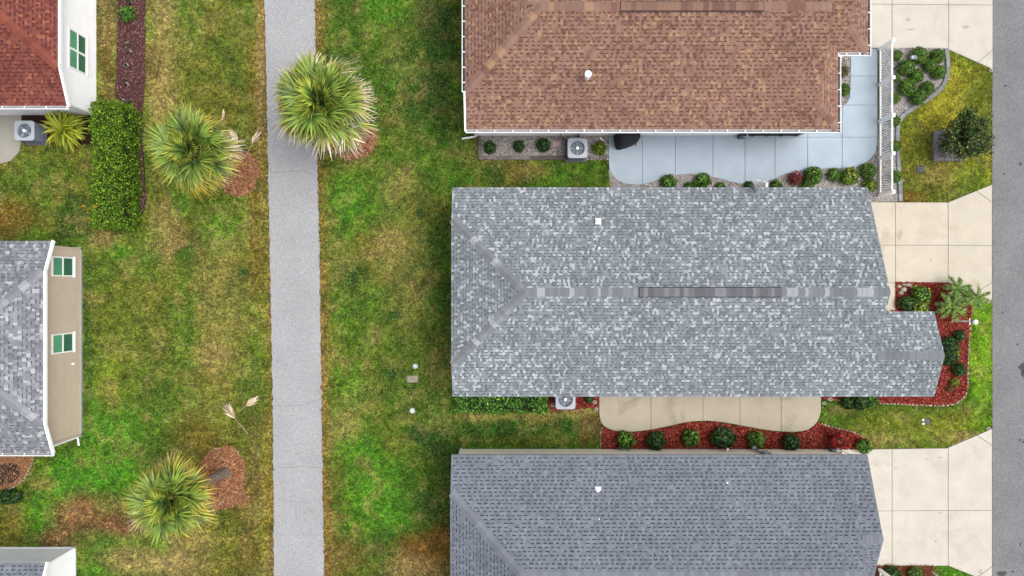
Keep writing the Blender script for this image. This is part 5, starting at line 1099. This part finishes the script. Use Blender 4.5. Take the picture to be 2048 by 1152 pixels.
# hedges: box of leaves round a dark core
def hedge(x0, x1, y0, y1, h, n, cols, label, lmin=.08, lmax=.16, vert=.5):
    t = thing('hedge', label, 'hedge', ((x0 + x1) / 2, (y0 + y1) / 2, 0)); lx, ly = (x1 - x0) / 2, (y1 - y0) / 2
    u = RNG.uniform(-1, 1, (n, 3)); f = RNG.random(n); aT = 4 * lx * ly; aS = 2 * h * (2 * lx + 2 * ly); top = f < aT / (aT + aS) * 1.25
    side = RNG.integers(0, 4, n); pts = np.zeros((n, 3)); nv = np.zeros((n, 3))
    pts[:, 0] = u[:, 0] * lx; pts[:, 1] = u[:, 1] * ly; pts[:, 2] = h * (.5 + .5 * u[:, 2]); pts[top, 2] = h; nv[top, 2] = 1
    for k, (ax, sg, L) in enumerate(((0, 1, lx), (0, -1, lx), (1, 1, ly), (1, -1, ly))): q = (~top) & (side == k); pts[q, ax] = sg * L; nv[q, ax] = sg
    rx = np.abs(pts[:, 0]) / lx; ry = np.abs(pts[:, 1]) / ly   # rounded shoulders
    sh = np.clip((np.maximum(rx, (ry * ly - (ly - lx)) / lx) - .7) / .3, 0, 1); pts[:, 2] -= sh ** 2 * .14 * h * top
    bump = (fbm(pts[:, 0] + pts[:, 2] * .7 + x0, pts[:, 1] + y0, .45, 30, 3) - .5)
    pts += nv * (bump[:, None] * .35 + RNG.normal(0, .05, (n, 1)))
    V, F, c = leaf_cloud(pts, nv * vert + np.array([0, 0, .35]), lmin, lmax, .42, cols, .75); link('foliage', finish_mesh('foliage', V, F, M_leaf, c), t)
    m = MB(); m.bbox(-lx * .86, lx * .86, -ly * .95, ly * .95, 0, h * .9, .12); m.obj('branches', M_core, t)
    return t
hg = hedge(-18.08, -16.86, 2.66, 7.9, 1.75, 30000, [C(94, 136, 24), C(78, 120, 22), C(126, 160, 34), C(52, 92, 20), C(150, 174, 46), C(38, 70, 16)], 'long bright green clipped hedge left of the palm', .055, .13)
for px, py in ((183, 418), (192, 417), (182, 439), (215, 418)):
    p = P(px, py, 1.0); m = MB(); m.face([(-.12, -.03, 0), (.05, -.06, .03), (.14, .02, .02), (.02, .06, .04)], C(206, 166, 44)); m.obj('yellow_leaf', M_leaf, hg, loc=(p.x - hg.location.x, p.y - hg.location.y, 1.0 + (.9 if px > 190 else .2)))
a, b = P(921, 0).x, P(1090, 0).x
hedge(a, b, P(0, 822).y + .06, P(0, 792).y + .25, .7, 7000, [C(104, 158, 50), C(76, 130, 42), C(140, 184, 78), C(52, 96, 36), C(40, 76, 30)], 'leafy low hedge under the eave of the light grey roof', .07, .16)

# strap-leaved yellow plant: every leaf a part
def strap_leaf(seed, L, w, arch):
    rr = random.Random(seed); V = []; F = []; n = 6; c = []
    base = rr.choice([C(222, 226, 64), C(190, 206, 56), C(240, 238, 96), C(146, 170, 46), C(206, 206, 56)])
    for i in range(n + 1):
        s = i / n; x = L * s * (1 - .12 * s * arch); z = L * (arch * s * (1 - s) * 1.1 - .25 * s * s * arch); ww = w * (.5 + 1.2 * s) * (1 - s ** 3) + .003; yy = .04 * math.sin(s * 3 + seed)
        V += [(x, yy - ww, z + .012), (x, yy, z), (x, yy + ww, z + .012)]; k = .6 + .7 * s; c += [tuple(min(.9, b_ * k) for b_ in base)] * 3
        if i: b0 = (i - 1) * 3; F += [(b0, b0 + 3, b0 + 4, b0 + 1), (b0 + 1, b0 + 4, b0 + 5, b0 + 2)]
    return finish_mesh('leaf', V, F, M_leaf, c)
sl = [strap_leaf(i, U(.85, 1.2), U(.03, .046), U(.35, .8)) for i in range(12)]
p = P(132, 260, .5); t = thing('strap_leaved_plant', 'yellow green strap leaved plant beside the red roofed house', 'plant', (p.x, p.y, .02))
for i in range(190):
    el = U(-.05, .95) if i > 50 else U(.7, 1.3); o = link('leaf', random.choice(sl), t, loc=(U(-.12, .12), U(-.12, .12), U(.2, .5))); o.rotation_euler = (U(-.3, .3), -el + .25, i * 2.399 + U(-.3, .3)); k = U(.75, 1.15); o.scale = (k, k, k)
m = MB(); m.tube([(0, 0, 0), (.02, 0, .25), (0, .02, .5)], [.1, .08, .05], 8); m.obj('stem', M_bark, t)

# ------------------------------------------------------------------ fan palms
def fan_mesh(seed, span, seg, pet, droop, ramp, nseg=27, fold=.25):
    """costapalmate fan: stalk plus narrow pleated segments; ramp = colours from base to tip"""
    rr = random.Random(seed); V = []; F = []; c = []
    def colr(s):
        k = s * (len(ramp) - 1); i = min(int(k), len(ramp) - 2); f = k - i; return tuple(ramp[i][j] * (1 - f) + ramp[i + 1][j] * f for j in range(3))
    n = 5
    for i in range(n + 1):   # stalk
        s = i / n; x = pet * s; z = .1 * math.sin(s * math.pi * .5) * pet; w = .03 - .012 * s; V += [(x, -w, z), (x, 0, z + .015), (x, w, z)]; c += [ramp[0]] * 3
        if i: b = (i - 1) * 3; F += [(b, b + 3, b + 4, b + 1), (b + 1, b + 4, b + 5, b + 2)]
    hz = .1 * pet; st = 5
    for k in range(nseg):
        a = math.radians(-span / 2 + span * k / (nseg - 1)) + rr.gauss(0, .015); u = abs(a) / math.radians(span / 2)
        L = seg * (1 - .28 * u * u) * rr.uniform(.9, 1.05); ox = pet - .02 + .16 * (1 - u); dr = droop * rr.uniform(.7, 1.4); b0 = len(V); tint = rr.choice((.45, .7, 1.0, 1.2, 1.5)) * 1.25; bend = rr.gauss(0, .05); yel = rr.random() ** 3 * .35
        for i in range(st + 1):
            s = i / st; r = L * s; ww = (.018 + .023 * math.sin(min(1, s * 1.3) * math.pi)) * (1 - s ** 3) + .003
            aa = a + bend * s; x = ox + r * math.cos(aa); y = r * math.sin(aa); z = hz - dr * L * s ** 2.2 + fold * abs(y) * .8
            px_, py_ = -math.sin(aa), math.cos(aa); up = .014 * (1 if k % 2 else -1) * (1 - s)
            V += [(x - px_ * ww, y - py_ * ww, z - up), (x + px_ * ww, y + py_ * ww, z + up)]
            q = colr(min(1, s + yel)); c += [tuple(min(.8, v * tint * 1.15) for v in q)] * 2
            if i: b = b0 + (i - 1) * 2; F.append((b, b + 2, b + 3, b + 1))
    return finish_mesh('frond', V, F, M_frond, c)
g1, g2, g3 = C(82, 112, 46), C(122, 148, 58), C(172, 182, 74)
yl, wt, tn, br = C(212, 190, 64), C(238, 230, 212), C(206, 180, 140), C(160, 128, 94)
gd = C(44, 74, 38)
YOUNG = [fan_mesh(i, 150 + 20 * i, .72, .5, .1, [gd, g1, g2, g3, g3], 24, .35) for i in range(4)]
MIDF = [fan_mesh(10 + i, 230 + 10 * i, .8, .8, .35, [gd, g1, g2, g2, g3], 30) for i in range(5)]
OLD = [fan_mesh(20 + i, 240 + 10 * i, .8, .84, .6, [gd, g1, g2, C(186, 180, 68), C(206, 178, 70)], 30) for i in range(5)]
FRAY = [fan_mesh(30 + i, 240, .84, .84, .6, [gd, g1, g2, C(160, 160, 66), C(206, 192, 140), wt], 30) for i in range(4)]
DEAD = [fan_mesh(40 + i, 200, .7, .6, 1.0, [br, tn, br, tn, tn], 20) for i in range(3)]
def palm(base_px, crown_px, z, rad, label, fray, seed, warm=0):
    rs = random.Random(seed); b = P(*base_px); cpt = P(crown_px[0], crown_px[1], z); t = thing('fan_palm', label, 'palm', (b.x, b.y, 0), group='fan palms on the lawn'); top = cpt - Vector((b.x, b.y, 0)) - Vector((0, 0, .25))
    m = MB(); n = 26; pts = []; rd_ = []
    for i in range(n + 1): s = i / n; pts.append(Vector((top.x * s ** 1.1, top.y * s ** 1.1, -.05 + (top.z + .05) * s))); rd_.append(.2 - .05 * s + .05 * math.exp(-s * 14) + (.012 if i % 2 else 0) + (.06 * s if s > .75 else 0))
    m.tube(pts, rd_, 14); m.obj('trunk', M_bark, t)
    n = 60
    for i in range(n):
        s = i / (n - 1); el = 1.15 - s * 1.5 + rs.gauss(0, .13); az = i * 2.39996 + rs.gauss(0, .12)
        if s < .24: me = rs.choice(YOUNG)
        elif s < .55: me = rs.choice(MIDF)
        elif s < .96: me = rs.choice(FRAY) if rs.random() < fray else rs.choice(OLD)
        else: me = rs.choice(DEAD)
        o = link('frond', me, t, loc=top + Vector((rs.gauss(0, .05), rs.gauss(0, .05), rs.uniform(-.1, .15) - .2 * s))); k = rad / 1.66 * rs.uniform(.88, 1.08) * (1 if s > .25 else .9)
        o.rotation_mode = 'XYZ'; o.matrix_local = Matrix.Translation(o.location) @ Matrix.Rotation(az, 4, 'Z') @ Matrix.Rotation(-el, 4, 'Y') @ Matrix.Rotation(rs.gauss(0, .3), 4, 'X') @ Matrix.Scale(k, 4)
    return t
palm((463, 343), (379, 299), 4.3, 1.78, 'fan palm in the upper left lawn beside the hedge', .2, 1)
palm((701, 296), (640, 205), 4.4, 2.02, 'fan palm with frayed white tips overhanging the path', .85, 2)
palm((452, 944), (336, 1002), 4.3, 1.68, 'fan palm in the lower left lawn', .12, 3)
# fallen dead fronds
def fallen(seed, span, seg, pet):
    return fan_mesh(seed, span, seg, pet, .04, [C(196, 172, 138), C(206, 182, 146), C(216, 196, 162), C(226, 208, 178)], 15, .1)
for a, b, span, seg, lab in [((491, 316), (464, 262), 46, .62, 'left dead frond of the pair by the upper palm ring'), ((490, 318), (521, 265), 46, .62, 'right dead frond of the pair by the upper palm ring'), ((497, 868), (452, 808), 60, .75, 'dead frond with a long curved stalk in the lower lawn'), ((478, 822), (516, 796), 50, .62, 'dead frond lying nearest the path in the lower lawn'), ((445, 254), (449, 224), 14, .4, 'small dry frond beside the upper palm crown')]:
    A, B = P(*a), P(*b); d = B - A; L = d.length; me = fallen(a[0], span, min(seg, L * .55), L - min(seg, L * .55)); me.name = 'dead_frond'
    o = link('dead_frond', me, loc=(A.x, A.y, .06)); o.rotation_euler = (0, 0, math.atan2(d.y, d.x)); tag(o, lab, 'palm frond', 'dead fronds lying on the lawn')

# twigs and scraps on the lawn
for px, py, an, lab in ((812, 338, .4, 'dry forked twig in the lawn left of the gravel bed'), (429, 482, .9, 'pale curled scrap in the upper left lawn'), (532, 243, 1.4, 'pale scrap at the path edge by the upper palm'), (512, 954, .5, 'tiny pale scrap right of the lower palm ring'), (463, 268, 2.2, 'dry strip beside the upper dead fronds')):
    p = P(px, py); m = MB(); m.tube([(-.12, 0, .03), (-.02, .02, .06), (.12, -.02, .05)], [.012, .016, .008], 5); m.tube([(0, .02, .055), (.07, .1, .06)], [.01, .006], 5)
    o = m.obj('twig', material('dry_twig', C(214, 196, 164) if px != 812 else C(190, 180, 150), .9, noise=(20, .2)), loc=(p.x, p.y, 0)); o.rotation_euler = (0, 0, an); tag(o, lab, 'twig', 'scraps on the lawn')

# feathery small palms in the front bed
def feather(seed, L, cols):
    rr = random.Random(seed); V = []; F = []; c = []; n = 22
    def at(s): return Vector((L * s * (1 - .15 * s), 0, L * (.55 * s - .75 * s * s)))
    for i in range(n + 1):
        s = i / n; p = at(s); w = .008 * (1 - s) + .002; V += [p + Vector((0, -w, 0)), p + Vector((0, w, 0))]; c += [C(150, 170, 90)] * 2
        if i: b = (i - 1) * 2; F.append((b, b + 2, b + 3, b + 1))
    for i in range(2, n):
        s = i / n; p = at(s); l = .26 * math.sin(math.pi * min(1, s * .85 + .12)) * rr.uniform(.85, 1.1)
        for sg in (-1, 1):
            tip = p + Vector((l * .62, sg * l * .75, rr.uniform(-.06, .02))); q = Vector((.022, -sg * .012, 0)); b = len(V); V += [p - q, p + q, tip]; F.append((b, b + 1, b + 2)); col = rr.choice(cols); c += [col, col, tuple(min(.9, k * 1.25) for k in col)]
    return finish_mesh('frond', V, F, M_frond, c)
FE = [feather(i, U(.95, 1.25), [C(120, 176, 72), C(64, 108, 44), C(160, 198, 96), C(176, 184, 72), C(84, 134, 52), C(46, 82, 36)]) for i in range(5)]
for px, py, z, k, nf, lab in [(1902, 612, .6, .82, 20, 'feathery small palm beside the white post lamp'), (1912, 577, .7, .68, 13, 'feathery small palm at the driveway edge of the front bed'), (1951, 596, .6, .66, 14, 'feathery small palm nearest the street')]:
    p = P(px, py, z); t = thing('feather_palm', lab, 'palm', (p.x, p.y, .02), U(0, 6), 'feathery small palms in the front bed'); m = MB(); m.tube([(0, 0, -.05), (.02, 0, z * .5), (0, 0, z)], [.07, .06, .05], 8); m.obj('trunk', M_bark, t)
    for i in range(nf):
        o = link('frond', random.choice(FE), t); s = i / nf; o.matrix_local = Matrix.Translation((0, 0, z)) @ Matrix.Rotation(i * 2.4 + U(-.2, .2), 4, 'Z') @ Matrix.Rotation(-(1.0 - 1.15 * s) + .3, 4, 'Y') @ Matrix.Rotation(U(-.3, .3), 4, 'X') @ Matrix.Scale(k * U(.85, 1.1), 4)

# small tree in the block planter
def small_tree():
    p = P(1893, 293); t = thing('small_tree', 'small dark leafy tree growing in the block planter by the street', 'tree', (p.x, p.y, .05)); top = P(1946, 263, 1.75) - Vector((p.x, p.y, 0))
    m = MB(); m.tube([(0, 0, 0), (.12, .02, .5), (top.x * .4, top.y * .4, 1.0)], [.06, .05, .04], 8); tk = m.obj('trunk', M_bark, t); pts = []; nv = []; cl = []
    for i in range(48):
        d = Vector((random.gauss(0, 1), random.gauss(0, 1), random.gauss(0, .7))); d.normalize(); q = Vector((top.x * .75, top.y * .75, 1.35)) + Vector((d.x * U(.2, 1.15), d.y * U(.2, 1.02), d.z * .6)); cl.append(q)
        b = MB(); b.tube([(top.x * .4, top.y * .4, 1.0), Vector((top.x * .4, top.y * .4, 1.0)).lerp(q, .5) + Vector((0, 0, .1)), q], [.025, .018, .008], 5); b.obj('branch', M_bark, tk)
        n = 130; g = RNG.normal(0, .13, (n, 3)); pts.append(np.array(q) + g); nv.append(g / np.linalg.norm(g, axis=1)[:, None] + np.array([0, 0, .6]))
    V, F, c = leaf_cloud(np.concatenate(pts), np.concatenate(nv), .08, .16, .5, [C(44, 72, 34), C(58, 88, 40), C(32, 54, 28), C(84, 110, 48), C(120, 110, 46), C(48, 74, 40)], .6); link('crown', finish_mesh('crown', V, F, M_leaf, c), t)
small_tree()

# ------------------------------------------------------------------ grass blades
def grass(n_tuft=215000, per=6):
    X = RNG.uniform(-24.6, 22.2, int(n_tuft * 2.6)); Y = RNG.uniform(-14.2, 14.2, len(X)); ok = np.ones(len(X), bool)
    for q in EXCL + HOUSE_FOOT:
        xs = [a[0] for a in q]; ys_ = [a[1] for a in q]; bb = (X > min(xs)) & (X < max(xs)) & (Y > min(ys_)) & (Y < max(ys_)); idx = np.where(bb)[0]
        if len(idx): ok[idx[inside(q, X[idx], Y[idx])]] = False
    X, Y = X[ok], Y[ok]
    base = lawn_colour(X, Y); dry = np.clip((base[:, 0] / base[:, 1] - .9) / .5, 0, 1); keep = RNG.random(len(X)) > dry * .55; X, Y, base = X[keep], Y[keep], base[keep]
    X, Y, base = X[:n_tuft], Y[:n_tuft], base[:n_tuft]; n = len(X)
    hgt = .045 + .05 * fbm(X, Y, 1.1, 50, 3); N = n * per
    bx = np.repeat(X, per) + RNG.normal(0, .022, N); by = np.repeat(Y, per) + RNG.normal(0, .022, N); a = RNG.uniform(0, 6.283, N); l = np.repeat(hgt, per) * RNG.uniform(.6, 1.5, N); lean = RNG.uniform(.5, 1.5, N); w = RNG.uniform(.005, .014, N)
    ca, sa = np.cos(a), np.sin(a); z0 = np.full(N, -.012); hx = l * np.sin(lean) * 1.1; hz = l * np.cos(lean) * .9 + .012
    V = np.stack([np.stack([bx - sa * w, by + ca * w, z0], 1), np.stack([bx + sa * w, by - ca * w, z0], 1), np.stack([bx + ca * hx, by + sa * hx, hz], 1)], 1).reshape(-1, 3)
    F = np.arange(3 * N).reshape(N, 3); fine = fbm(X, Y, .16, 60, 2)[:, None]; tuft = RNG.uniform(.3, 1.75, (n, 1)) * (.35 + 1.3 * fine); bc = np.repeat(base * tuft, per, 0) * RNG.uniform(.75, 1.35, (N, 1)); straw = RNG.random(N) < .1; bc[straw] = bc[straw] * .4 + np.array(C(206, 190, 140)) * .6
    cols = np.repeat(np.clip(bc * np.array([2.1, 2.25, 1.8]), 0, .8), 3, 0); cols = np.concatenate([cols, np.ones((len(cols), 1))], 1)
    o = link('grass', finish_mesh('grass', V, F, M_blade, cols)); tag(o, 'short patchy lawn grass between houses, path and street', 'grass', kind='stuff')
    print('tufts', n)
grass()
